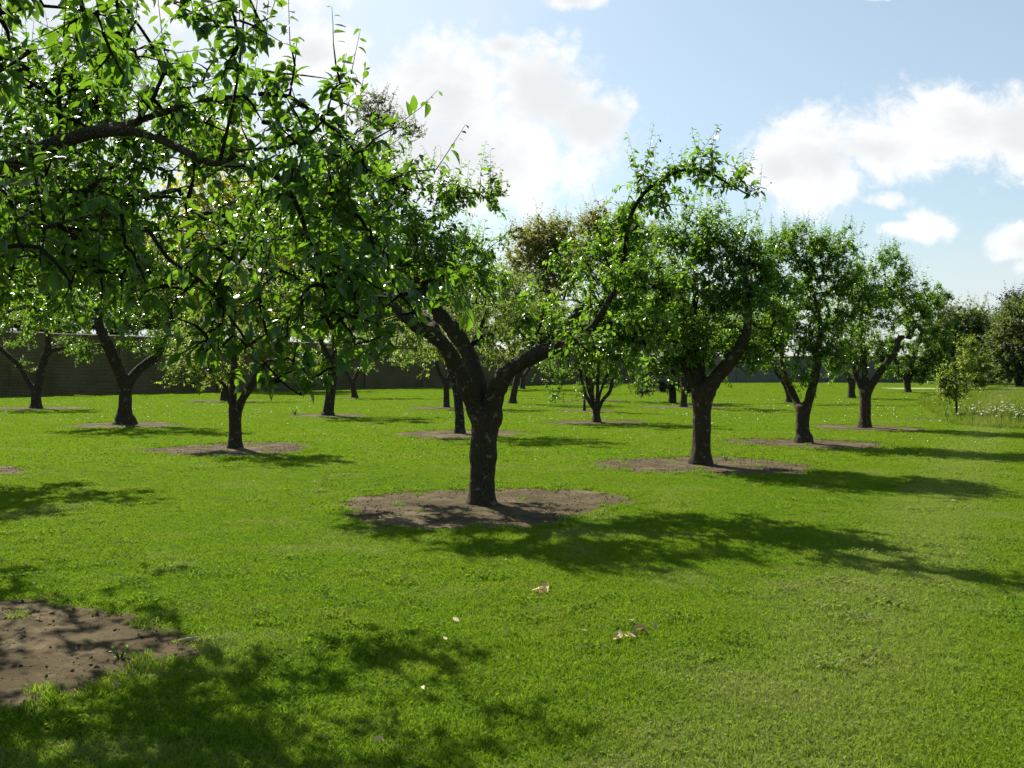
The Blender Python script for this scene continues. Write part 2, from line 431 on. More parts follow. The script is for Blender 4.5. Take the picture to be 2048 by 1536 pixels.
def px_path(pts, d):
    """[(px, py, width px, depth offset)] -> [(x, y, z, r)]"""
    out = []
    for p in pts:
        dd = d+(p[3] if len(p) > 3 else 0); q = P(p[0], p[1], dd); out.append([*q, p[2]*.5/F*dd])
    return out
def px_blobs(bl, d):
    out = []
    for (px, py, rx, ry, n, *o) in bl:
        dd = d+(o[0] if o else 0); rd = o[1] if len(o) > 1 else (rx+ry)/2/F*dd
        out.append((P(px, py, dd), (rx/F*dd, ry/F*dd, 0)[:1]+(rd,)+(ry/F*dd,), n))
    return out
SOIL = []                                        # (x, y, radius) of the bare circles
def apple(label, px, py, trunk, limbs, blobs, soil=1.9, extra=(), bs=1.32, **kw):
    blobs = [(q[0], q[1], q[2]*bs*1.14, q[3]*bs, q[4]*1.1, *q[5:]) for q in blobs]
    b = ground(px, py); d = b[1]
    if soil: SOIL.append((b[0], b[1], soil))
    tr = px_path(trunk, d); x, y, z, r = tr[0]
    tr = [[x, y, -.12, r*1.45], [x, y, .03, r*1.28], [x+(tr[1][0]-x)*.15, y, .17, r*1.04]]+[t for t in tr[1:]]
    return tree('apple_tree', label, 'apple tree', b, tr, [px_path(l, d) for l in limbs], px_blobs(blobs, d),
                extra_paths=[px_path(e, d) for e in extra], group=GROUP_APPLE, **kw)

exec_order = []
DENS = 2.1
# --- the gnarled tree in the middle
apple('gnarled open-armed apple tree in the middle of the lawn, forking into thick bare limbs', 963, 1012,
      [(963, 1012, 52), (966, 930, 52), (968, 880, 54), (971, 845, 58), (972, 825, 50)],
      [[(962, 850, 36), (940, 795, 33, -.1), (922, 748, 30, -.2), (903, 712, 29, -.3), (881, 682, 29, -.4), (858, 665, 30, -.5), (832, 652, 25, -.6), (806, 632, 19, -.7), (770, 590, 13, -.8)],
       [(974, 850, 40, .1), (962, 785, 35, .15), (947, 739, 33, .3), (936, 705, 32, .4), (920, 678, 32, .5), (900, 652, 33, .6), (885, 634, 30, .65), (865, 610, 27, .7), (846, 583, 24, .7), (838, 560, 19, .7), (832, 510, 12, .7), (830, 440, 8, .6)],
       [(982, 850, 42), (988, 800, 40, -.05), (1002, 762, 37, -.1), (1019, 740, 33, -.15), (1042, 726, 29, -.2), (1079, 709, 27, -.3), (1113, 695, 24, -.35), (1142, 686, 19, -.4), (1172, 667, 15, -.45), (1196, 638, 14, -.45), (1217, 602, 13, -.5), (1240, 566, 12, -.5)],
       [(872, 660, 22, -.4), (820, 610, 18, .3), (740, 560, 13, 1.2), (640, 500, 7, 1.8)],
       [(1042, 728, 24, -.1), (1072, 703, 23, .3), (1106, 674, 23, .5), (1138, 648, 21, .7), (1165, 610, 12, .9)]],
      [(870, 470, 80, 110, 46, .4, .9), (800, 380, 60, 70, 26, .3, .6), (780, 520, 90, 110, 34, -.5, .8), (925, 410, 60, 40, 14, .3, .5),
       (985, 395, 45, 14, 9, .3, .2), (965, 500, 50, 80, 20, .8, .6), (900, 560, 80, 60, 22, .8, .6), (1010, 590, 70, 40, 14, 1.2, .6),
       (1250, 600, 80, 80, 34, -.2, .7), (1190, 560, 60, 80, 34, .3, .7), (1270, 640, 60, 60, 24, .2, .6), (1285, 520, 50, 60, 18, .4, .6), (1200, 690, 70, 30, 14, .2, .5), (1100, 660, 60, 40, 18, .9, .6), (1160, 650, 40, 30, 4, -1.0, .3), (1250, 650, 40, 40, 6, -1.0, .3), (1215, 540, 40, 40, 10, -.9, .3), (1235, 480, 60, 60, 18, .2, .5), (1170, 640, 60, 40, 16, .1, .6),
       (1110, 620, 60, 50, 14, .6, .6), (1250, 680, 60, 30, 12, -.4, .5), (1330, 352, 70, 24, 10, -.9, .2), (1400, 340, 60, 22, 7, -1.0, .2),
       (1465, 375, 40, 12, 5, -1.1, .12), (1262, 420, 26, 50, 9, -.7, .2), (1300, 385, 40, 25, 7, -.8, .2),
       (650, 500, 130, 90, 95, 1.6, 1.3), (720, 400, 90, 60, 50, 1.2, 1.0), (560, 470, 80, 70, 30, 2.4, 1.0), (860, 560, 80, 70, 24, 2.2, .9), (700, 600, 70, 50, 20, 1.0, .8)],
      soil=1.86, bs=1.1, spur_extra=.95, width=.9, leaf=.085, lod=0, seed=3, shoot=.22, voxel=.016, amp=.011, spur=.75,
      extra=[[(1240, 564, 11, -.5), (1250, 500, 10, -.6), (1258, 440, 9, -.7), (1285, 390, 8, -.8), (1335, 352, 7, -.9), (1398, 338, 6, -1.0), (1450, 365, 4, -1.05), (1498, 392, 3, -1.1)],
             [(1238, 566, 13, -.5), (1262, 572, 10, -.55), (1285, 578, 9, -.6), (1306, 574, 6, -.6)],
             [(1160, 680, 8, -.4), (1186, 662, 7, -.45), (1222, 655, 6, -.5), (1246, 676, 5, -.5), (1290, 690, 3, -.5)],
             [(1092, 712, 6, -.3), (1098, 690, 5, -.3), (1108, 665, 4, -.3)], [(945, 690, 10, .3), (965, 672, 8, .3), (985, 668, 5, .3)]])

DENS = .86
# --- the near tree whose trunk stands outside the picture
NB = np.array([-3.9, 5.7, 0.0]); SOIL.append((-3.42, 5.45, 1.42))
def pn(pts): return px_path([(a, b, c, d) for a, b, c, d in pts], 0.0)
near_limbs = [
    [[-3.85, 5.7, 1.15, .12], [-3.5, 5.6, 1.6, .10]]+pn([(-90, 445, 60, 5.45), (60, 315, 37, 5.3), (130, 283, 31, 5.25), (200, 264, 26, 5.2), (262, 250, 19, 5.15), (310, 232, 17, 5.1), (400, 205, 13, 5.0), (520, 190, 11, 4.9)]),
    pn([(180, 268, 24, 5.2), (262, 264, 21, 5.1), (345, 290, 19, 4.95), (400, 318, 20, 4.85), (445, 330, 17, 4.8), (480, 302, 14, 4.75), (530, 300, 10, 4.7)]),
    [[-3.85, 5.6, 1.1, .11], [-3.6, 5.2, 1.6, .09]]+pn([(-120, 520, 50, 4.9), (20, 452, 20, 4.7), (90, 455, 16, 4.6), (150, 440, 14, 4.55), (245, 430, 11, 4.5), (300, 462, 9, 4.45)]),
    [[-3.9, 5.8, 1.1, .11], [-3.7, 6.4, 2.0, .05], [-3.3, 7.1, 2.7, .035], [-2.5, 7.8, 3.1, .022]],
    [[-4.0, 5.6, 1.1, .11], [-4.0, 5.0, 1.8, .08], [-3.2, 4.4, 2.5, .055], [-2.4, 4.0, 2.9, .03]],
    [[-4.1, 5.8, 1.1, .10], [-4.9, 6.2, 1.8, .07], [-5.8, 6.6, 2.5, .04]]]
near_extra = [pn(e) for e in [
    [(520, 190, 10, 4.9), (580, 195, 9, 4.85), (640, 238, 8, 4.8), (700, 290, 6, 4.7), (735, 345, 4, 4.65)],
    [(280, 240, 10, 5.1), (330, 150, 8, 5.0), (285, 60, 6, 4.9), (240, 0, 4, 4.85)],
    [(445, 330, 12, 4.8), (540, 345, 11, 4.65), (590, 400, 10, 4.55), (615, 470, 9, 4.5), (640, 530, 7, 4.45), (655, 620, 4, 4.4)],
    [(640, 420, 8, 4.55), (700, 410, 9, 4.6), (745, 480, 7, 4.5), (775, 540, 6, 4.4), (800, 590, 4, 4.35)],
    [(530, 300, 9, 4.7), (600, 285, 7, 4.65), (650, 240, 5, 4.6)],
    [(300, 462, 9, 4.45), (340, 520, 8, 4.4), (400, 560, 7, 4.35), (450, 620, 6, 4.3), (500, 690, 5, 4.25), (560, 760, 4, 4.2), (600, 790, 3, 4.2)],
    [(0, 495, 11, 4.4), (80, 495, 9, 4.35), (140, 560, 6, 4.3)],
    [(440, 330, 8, 4.8), (470, 200, 6, 4.85), (485, 100, 5, 4.9), (490, 30, 4, 4.9)],
    [(0, 30, 9, 3.7), (90, 15, 7, 3.7), (170, 25, 5, 3.65), (215, 35, 3, 3.6)]]]
near_blobs = []
for (px, py, rx, ry, n, d, rd) in [
    (120, 330, 200, 130, 120, 6.6, 1.2), (80, 200, 160, 90, 130, 6.0, 1.0), (20, 330, 90, 150, 60, 6.0, .9), (230, 200, 100, 70, 44, 5.8, .7), (150, 520, 190, 80, 80, 6.8, 1.0), (400, 420, 120, 120, 24, 7.0, .8), (40, 330, 70, 60, 22, 4.9, .2), (60, 420, 80, 60, 24, 4.7, .3), (330, 170, 130, 60, 30, 5.1, .5), (480, 130, 60, 90, 30, 4.9, .3),
    (420, 215, 130, 55, 34, 5.3, .7), (590, 215, 90, 50, 26, 4.85, .4), (680, 290, 60, 60, 20, 4.7, .3), (260, 440, 220, 110, 74, 6.2, 1.3),
    (600, 380, 100, 70, 32, 4.8, .5), (650, 480, 100, 110, 40, 4.5, .4), (745, 540, 75, 80, 28, 4.45, .35), (430, 550, 120, 90, 28, 4.5, .5),
    (515, 650, 60, 70, 15, 4.35, .3), (200, 560, 190, 80, 34, 4.7, .5), (585, 765, 20, 22, 5, 4.22, .12), (660, 640, 60, 60, 14, 4.45, .25),
    (100, 40, 110, 36, 26, 3.65, .3), (40, 90, 90, 50, 12, 3.6, .3), (800, 580, 40, 30, 9, 4.35, .2), (700, 380, 70, 60, 18, 4.65, .4)]:
    near_blobs.append((P(px, py, d), (rx/F*d, rd, ry/F*d), n))
near_blobs += [((-2.7, 7.6, 2.8), (1.2, .9, .7), 120), ((-3.6, 7.4, 3.1), (1.0, .9, .6), 36), ((-1.9, 6.8, 3.0), (.8, .7, .5), 66), ((-4.4, 7.4, 3.0), (1.0, .9, .6), 60),
               ((-4.6, 6.4, 3.0), (1.2, 1.1, .7), 36), ((-3.6, 5.3, 3.2), (1.0, .9, .5), 30), ((-5.1, 8.3, 3.0), (1.3, 1.0, .6), 110), ((-6.0, 7.2, 2.9), (1.2, 1.2, .7), 46), ((-4.0, 8.6, 2.9), (1.0, .7, .6), 30), ((-3.6, 6.7, 3.0), (1.1, .7, .5), 80), ((-5.3, 9.9, 3.1), (1.3, .9, .6), 80), ((-6.4, 8.8, 3.0), (1.0, .9, .6), 40)]
tree('apple_tree', 'nearest apple tree, big leaves hanging across the upper left, its trunk out of view', 'apple tree', NB,
     [[-3.9, 5.7, -.12, .30], [-3.9, 5.7, .05, .25], [-3.9, 5.7, .3, .20], [-3.88, 5.7, .9, .19], [-3.88, 5.7, 1.25, .2]],
     near_limbs, near_blobs, mat=M_leaf_shaded, width=.88, csig=.17, leaf=.083, lod=0, seed=8, shoot=.24, voxel=.02, amp=.008, group=GROUP_APPLE, spur=.5, extra_paths=near_extra,
     droop=.5, uprights=.28, pitch=.03, per_shoot=(8, 14))

DENS = 3.2
# --- right-hand row
apple('apple tree next right of the open-armed middle tree, one thick limb rising right', 1402, 932,
      [(1402, 932, 42), (1403, 880, 37), (1404, 830, 37), (1405, 790, 44), (1404, 770, 38)],
      [[(1402, 800, 32), (1398, 750, 28, .1), (1394, 705, 25, .2), (1384, 650, 18, .3), (1392, 580, 12, .4), (1385, 510, 7, .4)],
       [(1408, 800, 34), (1425, 765, 31, -.1), (1450, 735, 29, -.2), (1475, 702, 27, -.3), (1492, 668, 20, -.4), (1498, 600, 12, -.5), (1488, 530, 7, -.5)],
       [(1396, 790, 22, 0), (1378, 750, 18, .1), (1370, 718, 19, .15), (1373, 690, 15, .2), (1352, 655, 11, .3), (1325, 610, 8, .4)]],
      [(1400, 545, 120, 85, 105, 0, 1.1), (1390, 650, 100, 55, 64, 0, 1.0), (1475, 610, 75, 90, 70, -.3, .8), (1325, 600, 60, 85, 50, .3, .8), (1430, 480, 90, 40, 40, .2, .7), (1395, 455, 20, 40, 10, .3, .2),
       (1340, 700, 45, 30, 14, .3, .5), (1480, 490, 50, 30, 16, 0, .4), (1510, 700, 30, 45, 20, -.3, .5), (1330, 740, 30, 30, 12, .2, .4), (1440, 690, 60, 40, 26, .6, .7), (1290, 650, 50, 70, 44, .4, .8), (1528, 600, 34, 70, 34, 0, .7)],
      soil=1.85, leaf=.082, lod=1, seed=21, voxel=.02)
apple('apple tree with short trunk split low into two stems, between two straighter right-hand trees', 1608, 888,
      [(1608, 888, 33), (1605, 860, 27), (1606, 830, 28), (1607, 812, 30)],
      [[(1602, 825, 17), (1592, 800, 16, .2), (1578, 770, 14, .3), (1566, 740, 12, .4), (1560, 680, 9, .5)], [(1610, 825, 20), (1622, 785, 19, -.2), (1630, 750, 18, -.3), (1634, 720, 15, -.3), (1640, 650, 10, -.3), (1620, 560, 6, -.2)]],
      [(1600, 570, 95, 95, 120, 0, 1.2), (1590, 680, 85, 60, 70, 0, 1.0), (1660, 540, 50, 55, 40, 0, .7), (1590, 470, 22, 45, 16, 0, .3), (1535, 600, 45, 80, 36, .2, .7), (1660, 650, 45, 80, 40, -.2, .7), (1610, 755, 30, 35, 14, -.4, .4), (1530, 700, 35, 40, 24, 0, .6), (1680, 710, 30, 45, 20, -.2, .6), (1600, 500, 60, 40, 30, .2, .7), (1690, 580, 40, 60, 30, 0, .7), (1505, 640, 34, 60, 30, .3, .7)],
      soil=1.8, leaf=.082, lod=1, seed=22, voxel=.025)
apple('apple tree with reddish trunk and a crooked right limb cut at its elbow', 1730, 857,
      [(1730, 857, 25), (1731, 830, 22), (1731, 800, 22), (1731, 778, 26)],
      [[(1726, 785, 12), (1716, 762, 11, .1), (1708, 740, 10, .2), (1700, 690, 7, .3)], [(1731, 785, 15), (1730, 750, 13), (1727, 710, 12), (1722, 640, 8), (1730, 570, 5)],
       [(1735, 785, 16), (1752, 757, 15, -.2), (1770, 730, 14, -.3), (1790, 703, 13, -.4), (1796, 680, 12, -.4), (1806, 674, 11, -.4), (1822, 676, 8, -.4)]],
      [(1745, 590, 75, 75, 100, 0, 1.2), (1720, 680, 65, 50, 56, 0, 1.0), (1790, 640, 45, 60, 44, 0, .8), (1795, 545, 35, 35, 22, 0, .5), (1680, 600, 35, 80, 34, .2, .8), (1750, 540, 50, 30, 26, 0, .7), (1690, 720, 30, 36, 18, 0, .6), (1760, 720, 40, 40, 24, .2, .7), (1815, 590, 26, 50, 26, 0, .6)],
      soil=1.8, leaf=.085, lod=1, seed=23, voxel=.03)

# --- second row
apple('slim apple tree with three upright stems in a wide bare circle, left half of lawn', 470, 899,
      [(470, 899, 27), (470, 865, 25), (470, 830, 25), (471, 812, 26)],
      [[(466, 820, 15), (467, 770, 14), (468, 710, 14), (466, 650, 10), (478, 590, 6)], [(474, 825, 18), (484, 800, 17, -.2), (500, 775, 16, -.3), (515, 748, 13, -.4), (545, 700, 8, -.5)],
       [(464, 812, 11), (455, 790, 10, .2), (448, 770, 8, .3), (420, 745, 6, .4)]],
      [(400, 700, 60, 55, 46, .3, .7), (475, 630, 90, 70, 66, 0, .9), (545, 670, 50, 70, 36, -.3, .6), (440, 750, 50, 30, 16, .2, .4), (470, 560, 70, 50, 26, 0, .7)],
      soil=1.95, leaf=.075, lod=1, seed=31, voxel=.025, mat=M_leaf_pale, dens=1.1)
apple('grey-trunked apple tree seen close behind the left limbs of the open-armed middle tree', 920, 869,
      [(920, 869, 21), (918, 820, 19), (914, 780, 19), (908, 750, 18)],
      [[(908, 760, 14), (895, 720, 12), (880, 670, 9), (860, 600, 6)], [(910, 760, 14), (925, 720, 12), (950, 680, 10), (975, 620, 7)], [(909, 755, 12), (905, 690, 10, .5), (915, 600, 7, .6)]],
      [(860, 640, 80, 80, 60, 0, 1.2), (960, 620, 90, 90, 80, 0, 1.3), (920, 540, 90, 60, 50, .3, 1.0), (820, 700, 50, 40, 20, 0, .6), (1010, 690, 50, 40, 22, 0, .6)],
      soil=1.9, leaf=.075, lod=1, seed=32, voxel=.028, mat=M_leaf_pale, bark=M_bark_grey)
apple('low bushy apple tree splitting into many thin stems just above the ground', 1193, 846,
      [(1193, 846, 17), (1193, 830, 15), (1193, 816, 17)],
      [[(1190, 820, 9), (1178, 802, 8), (1168, 780, 7), (1160, 740, 5)], [(1192, 820, 9), (1183, 796, 8, .2), (1174, 765, 7, .3), (1168, 720, 5, .4)], [(1193, 820, 9), (1195, 785, 8), (1196, 745, 7), (1200, 690, 5)],
       [(1195, 820, 9), (1206, 800, 8, -.2), (1220, 782, 8, -.3), (1228, 750, 6, -.3), (1250, 705, 5, -.3)], [(1194, 818, 8), (1202, 780, 7, .3), (1222, 740, 6, .5), (1262, 722, 5, .7)]],
      [(1180, 700, 85, 60, 100, 0, 1.2), (1250, 690, 60, 60, 50, 0, .9), (1120, 720, 45, 45, 30, 0, .7), (1190, 620, 90, 50, 46, .3, 1.0), (1140, 788, 35, 14, 10, -.2, .3), (1230, 760, 45, 25, 20, 0, .6)],
      soil=1.8, leaf=.08, lod=1, seed=33, voxel=.025)
apple('apple tree with a mossy trunk standing against the dark pine', 1367, 815,
      [(1367, 815, 15), (1368, 790, 13), (1368, 765, 14)],
      [[(1367, 772, 10), (1362, 735, 9), (1350, 690, 6), (1345, 630, 4)], [(1369, 772, 10), (1378, 740, 8), (1392, 700, 6), (1400, 640, 4)]],
      [(1350, 630, 60, 60, 90, 0, 1.5), (1400, 640, 50, 60, 70, 0, 1.4), (1330, 560, 45, 40, 34, 0, 1.0)],
      soil=2.1, leaf=.085, lod=1, seed=34, voxel=.035, mat=M_leaf_far, dens=.9)
apple('apple tree with left-leaning limb, seen just behind the low-split two-stemmed tree', 1579, 806,
      [(1579, 806, 15), (1578, 788, 14), (1573, 770, 14)],
      [[(1574, 774, 12), (1562, 755, 11), (1550, 738, 9), (1530, 690, 6)], [(1575, 774, 9), (1590, 740, 7), (1600, 690, 5)]],
      [(1530, 660, 50, 60, 90, 0, 1.7), (1600, 640, 50, 60, 70, 0, 1.6), (1500, 710, 28, 26, 18, 0, .8)],
      soil=0, leaf=.09, lod=1, seed=35, voxel=.035, mat=M_leaf_far, dens=.9)
apple('stout far apple tree, bare straight trunk just left of the reddish trunk', 1703, 797,
      [(1703, 797, 16), (1703, 782, 14), (1704, 765, 15)],
      [[(1703, 770, 11), (1690, 740, 9), (1675, 700, 6)], [(1705, 770, 11), (1716, 740, 9), (1735, 690, 6)]],
      [(1690, 690, 50, 50, 90, 0, 1.8), (1740, 660, 50, 60, 80, 0, 1.8), (1660, 640, 40, 50, 50, 0, 1.5)],
      soil=0, leaf=.1, lod=1, seed=36, voxel=.04, mat=M_leaf_far)
apple('largest far apple tree near the pale wall, wide dense crown and thick dark trunk', 1816, 786,
      [(1816, 786, 14), (1815, 772, 13), (1813, 755, 15)],
      [[(1813, 758, 11), (1795, 730, 9), (1780, 690, 6)], [(1814, 758, 12), (1825, 720, 10), (1845, 660, 7), (1860, 610, 4)], [(1814, 756, 10), (1840, 735, 8), (1875, 705, 5)]],
      [(1850, 640, 40, 44, 220, 0, 2.0), (1830, 700, 45, 40, 200, 0, 2.2), (1880, 690, 28, 50, 150, 0, 1.8), (1800, 735, 30, 24, 70, 0, 1.4), (1868, 595, 24, 20, 50, 0, 1.0), (1880, 740, 24, 22, 60, 0, 1.0), (1840, 745, 34, 16, 60, -.5, 1.4)],
      soil=0, leaf=.14, lod=1, seed=37, voxel=.05, mat=M_leaf_far, twig=1.6)
apple('thin young apple tree half hidden behind the low bushy many-stemmed tree', 1169, 823,
      [(1169, 823, 6), (1169, 800, 5), (1168, 780, 5)], [[(1168, 785, 5), (1170, 750, 4), (1166, 700, 3)]],
      [(1165, 700, 45, 45, 46, 0, .9)], soil=1.6, leaf=.085, lod=1, seed=138, voxel=.022, mat=M_leaf_far)

# --- third and fourth rows, towards the wall
apple('dark apple tree with swollen trunk foot and two thick limbs in a wide V', 250, 851,
      [(250, 851, 40), (248, 836, 37), (250, 815, 27), (251, 785, 25), (251, 760, 32)],
      [[(248, 768, 24), (236, 735, 23, -.2), (220, 700, 22, -.4), (200, 655, 18, -.6), (196, 600, 12, -.6), (215, 540, 7, -.5)], [(256, 768, 20), (275, 742, 19, .2), (298, 724, 18, .3), (320, 708, 14, .4), (328, 680, 9, .5), (345, 640, 6, .5)]],
      [(200, 590, 90, 80, 110, 0, 1.4), (300, 600, 80, 80, 100, 0, 1.3), (150, 650, 60, 45, 40, -.3, .9), (330, 690, 45, 30, 26, .3, .6), (250, 520, 110, 50, 60, 0, 1.2), (240, 660, 40, 35, 20, 0, .7)],
      soil=2.0, leaf=.08, lod=1, seed=41, voxel=.03, mat=M_leaf)
apple('straight-trunked apple tree leaning slightly right, a wispy weed in its soil', 656, 832,
      [(656, 832, 23), (660, 795, 20), (665, 755, 20), (668, 725, 20)],
      [[(667, 735, 14), (650, 700, 11), (630, 650, 8), (620, 590, 5)], [(668, 735, 15), (690, 700, 11), (710, 640, 8), (720, 580, 5)], [(668, 730, 12), (668, 670, 9), (665, 590, 5)]],
      [(640, 640, 70, 70, 90, 0, 1.4), (710, 630, 60, 70, 76, 0, 1.3), (665, 560, 70, 45, 40, 0, 1.1), (640, 730, 40, 30, 22, -.3, .6), (770, 690, 50, 40, 26, 0, .8)],
      soil=1.9, leaf=.085, lod=1, seed=42, voxel=.03, mat=M_leaf_far)
apple('apple tree by the wall with its slender trunk hidden behind the grey-trunked tree', 893, 816,
      [(893, 816, 13), (893, 790, 12), (892, 765, 13)], [[(891, 770, 10), (875, 735, 8), (860, 690, 5)], [(893, 770, 10), (905, 735, 8), (920, 690, 5)]],
      [(870, 680, 60, 50, 80, 0, 1.5), (930, 670, 55, 60, 70, 0, 1.5), (900, 610, 60, 40, 36, 0, 1.2)],
      soil=2.0, leaf=.09, lod=1, seed=43, voxel=.035, mat=M_leaf_pale)
apple('mossy-footed apple tree showing under the right limb of the open-armed middle tree', 1025, 808,
      [(1025, 808, 16), (1027, 790, 14), (1032, 765, 13), (1040, 735, 12)], [[(1037, 745, 9), (1025, 710, 7), (1010, 670, 5)], [(1040, 740, 9), (1060, 715, 8), (1080, 680, 5)]],
      [(1020, 650, 60, 50, 90, 0, 1.6), (1080, 640, 60, 60, 90, 0, 1.6), (1050, 590, 60, 40, 40, 0, 1.2)],
      soil=0, leaf=.09, lod=1, seed=44, voxel=.035, mat=M_leaf_pale)
apple('small apple tree farthest back beside the dark end of the brick wall', 1045, 779,
      [(1045, 779, 11), (1045, 768, 10), (1046, 750, 9)], [[(1045, 755, 8), (1030, 725, 6), (1020, 690, 4)], [(1046, 755, 8), (1062, 730, 6), (1075, 700, 4)]],
      [(1045, 690, 50, 40, 90, 0, 2.2), (1085, 700, 40, 34, 50, 0, 1.8)], soil=2.2, leaf=.14, lod=1, seed=45, voxel=.05, mat=M_leaf_pale, twig=1.6)
apple('forked apple tree before the brick wall, thin left arm and thick right stem', 72, 817,
      [(72, 817, 22), (72, 795, 19), (72, 778, 20)],
      [[(68, 785, 11), (55, 760, 10), (35, 728, 10), (8, 703, 9), (-20, 670, 6)], [(75, 785, 18), (80, 750, 17), (88, 720, 16), (97, 690, 12), (90, 640, 7)], [(90, 715, 9), (108, 700, 9), (130, 694, 7), (150, 670, 4)]],
      [(60, 600, 80, 60, 110, 0, 1.9), (110, 670, 50, 35, 46, 0, 1.2), (-10, 640, 60, 50, 60, 0, 1.4), (140, 610, 45, 50, 50, 0, 1.3), (60, 740, 20, 20, 7, 0, .5)],
      soil=2.3, leaf=.085, lod=1, seed=46, voxel=.035, mat=M_leaf_far)
apple('apple tree before the brick wall, hidden behind the slim three-stemmed tree', 447, 802,
      [(447, 802, 13), (447, 785, 11), (447, 768, 12)], [[(446, 772, 9), (430, 740, 7), (415, 700, 5)], [(448, 772, 9), (462, 740, 7), (475, 690, 5)]],
      [(420, 670, 60, 45, 80, 0, 1.6), (490, 660, 50, 50, 70, 0, 1.5), (380, 730, 34, 20, 16, 0, .8)], soil=2.3, leaf=.09, lod=1, seed=47, voxel=.035, mat=M_leaf_pale)
apple('small Y-shaped apple tree near the brick wall, right of the straight-trunked one', 709, 796,
      [(709, 796, 13), (707, 780, 11), (704, 764, 12)], [[(703, 768, 8), (695, 748, 7), (683, 730, 6), (670, 690, 4)], [(706, 768, 9), (715, 745, 8), (728, 725, 8), (740, 710, 6), (750, 680, 4)]],
      [(700, 680, 60, 40, 70, 0, 1.6), (760, 680, 50, 40, 56, 0, 1.4), (720, 630, 60, 40, 40, 0, 1.4), (800, 705, 40, 25, 22, 0, 1.0)], soil=2.3, leaf=.1, lod=1, seed=48, voxel=.04, mat=M_leaf_pale)
apple('apple tree hidden behind the low bushy one, only crown and soil showing', 1183, 801,
      [(1183, 801, 13), (1183, 785, 11), (1183, 768, 11)], [[(1182, 772, 9), (1170, 740, 7), (1155, 700, 5)], [(1184, 772, 9), (1200, 740, 7), (1215, 700, 5)]],
      [(1150, 650, 60, 50, 80, 0, 1.8), (1220, 640, 60, 50, 80, 0, 1.8)], soil=2.2, leaf=.1, lod=1, seed=49, voxel=.04, mat=M_leaf_pale)

DENS = 3.4
# --- two trees just outside the left edge whose shadows reach the lawn
def side_tree(label, x, y, seed, soil=1.9, reach=()):
    SOIL.append((x, y, soil)); rg = np.random.default_rng(seed); b = np.array([x, y, 0.])
    limbs = []; blobs = []
    for k in range(4):
        a = k*1.57+rg.uniform(-.4, .4); dx, dy = math.cos(a), math.sin(a)
        limbs.append([[x, y, 1.0, .12], [x+.4*dx, y+.4*dy, 1.5, .10], [x+dx, y+dy, 2.1, .07], [x+1.5*dx, y+1.5*dy, 2.8, .04]])
        blobs += [((x+1.5*dx, y+1.5*dy, 2.8), (1.1, 1.1, .7), 44), ((x+.8*dx, y+.8*dy, 3.3), (.8, .8, .6), 20)]
    for (rx_, ry_, rz_, n) in reach:
        limbs.append([[x, y, 1.0, .10], [x+(rx_-x)*.4, y+(ry_-y)*.4, 2.0, .07], [rx_-.4, ry_, rz_, .03]]); blobs += [((rx_, ry_, rz_), (1.0, .9, .6), n), (((rx_+x)/2, (ry_+y)/2, rz_+.2), (.9, .9, .6), n)]
    tree('apple_tree', label, 'apple tree', b, [[x, y, -.1, .28], [x, y, .05, .24], [x, y, .3, .19], [x, y, 1.15, .19]], limbs, blobs,
         leaf=.085, lod=1, seed=seed, group=GROUP_APPLE, voxel=.03)
side_tree('apple tree just past the left edge, casting the broad shadow on the left lawn', -9.6, 14.9, 51, reach=[(-7.0, 15.0, 3.1, 40), (-7.6, 13.8, 3.2, 36)])
side_tree('apple tree well outside the left picture edge, between the wall and the second row', -16.4, 25.2, 52)

# --- young trees by the meadow
def young(label, px, py, top, blobs, seed, leaf, w, soil=0):
    b = ground(px, py); d = b[1]
    if soil: SOIL.append((b[0]-.9, b[1]+.1, soil))
    tr = px_path([(px, py, w), (px-2, (py+top)/2+20, w*.8), (px-4, (py+top)/2, w*.6)], d); tr[0][2] = -.05
    return tree('young_tree', label, 'young tree', b, tr, [px_path([(px-4, (py+top)/2+4, w*.6), (px-3, (py+top*2)/3, w*.45), (px+2, top+15, w*.25)], d)],
                px_blobs(blobs, d), leaf=leaf, lod=1, seed=seed, mat=M_young, voxel=.02, amp=.002, group='young trees by the meadow', lights=1.2, spur=.6, step=.2, uprights=.5)
young('sparse yellow-tipped sapling beside the black plant label at the meadow edge', 1914, 839, 690,
      [(1905, 760, 30, 36, 36, 0, .5), (1925, 720, 24, 30, 20, 0, .4), (1880, 765, 18, 14, 8, 0, .3), (1935, 770, 18, 14, 8, 0, .3), (1895, 790, 20, 10, 8, 0, .3)], 61, .10, 5.5, soil=.9)
young('denser golden-green sapling behind, rising out of the meadow', 1934, 798, 685,
      [(1945, 740, 32, 42, 80, 0, 1.0), (1940, 700, 22, 16, 20, 0, .6), (1965, 775, 22, 14, 18, 0, .6)], 62, .15, 4.5)

DENS = 1.9
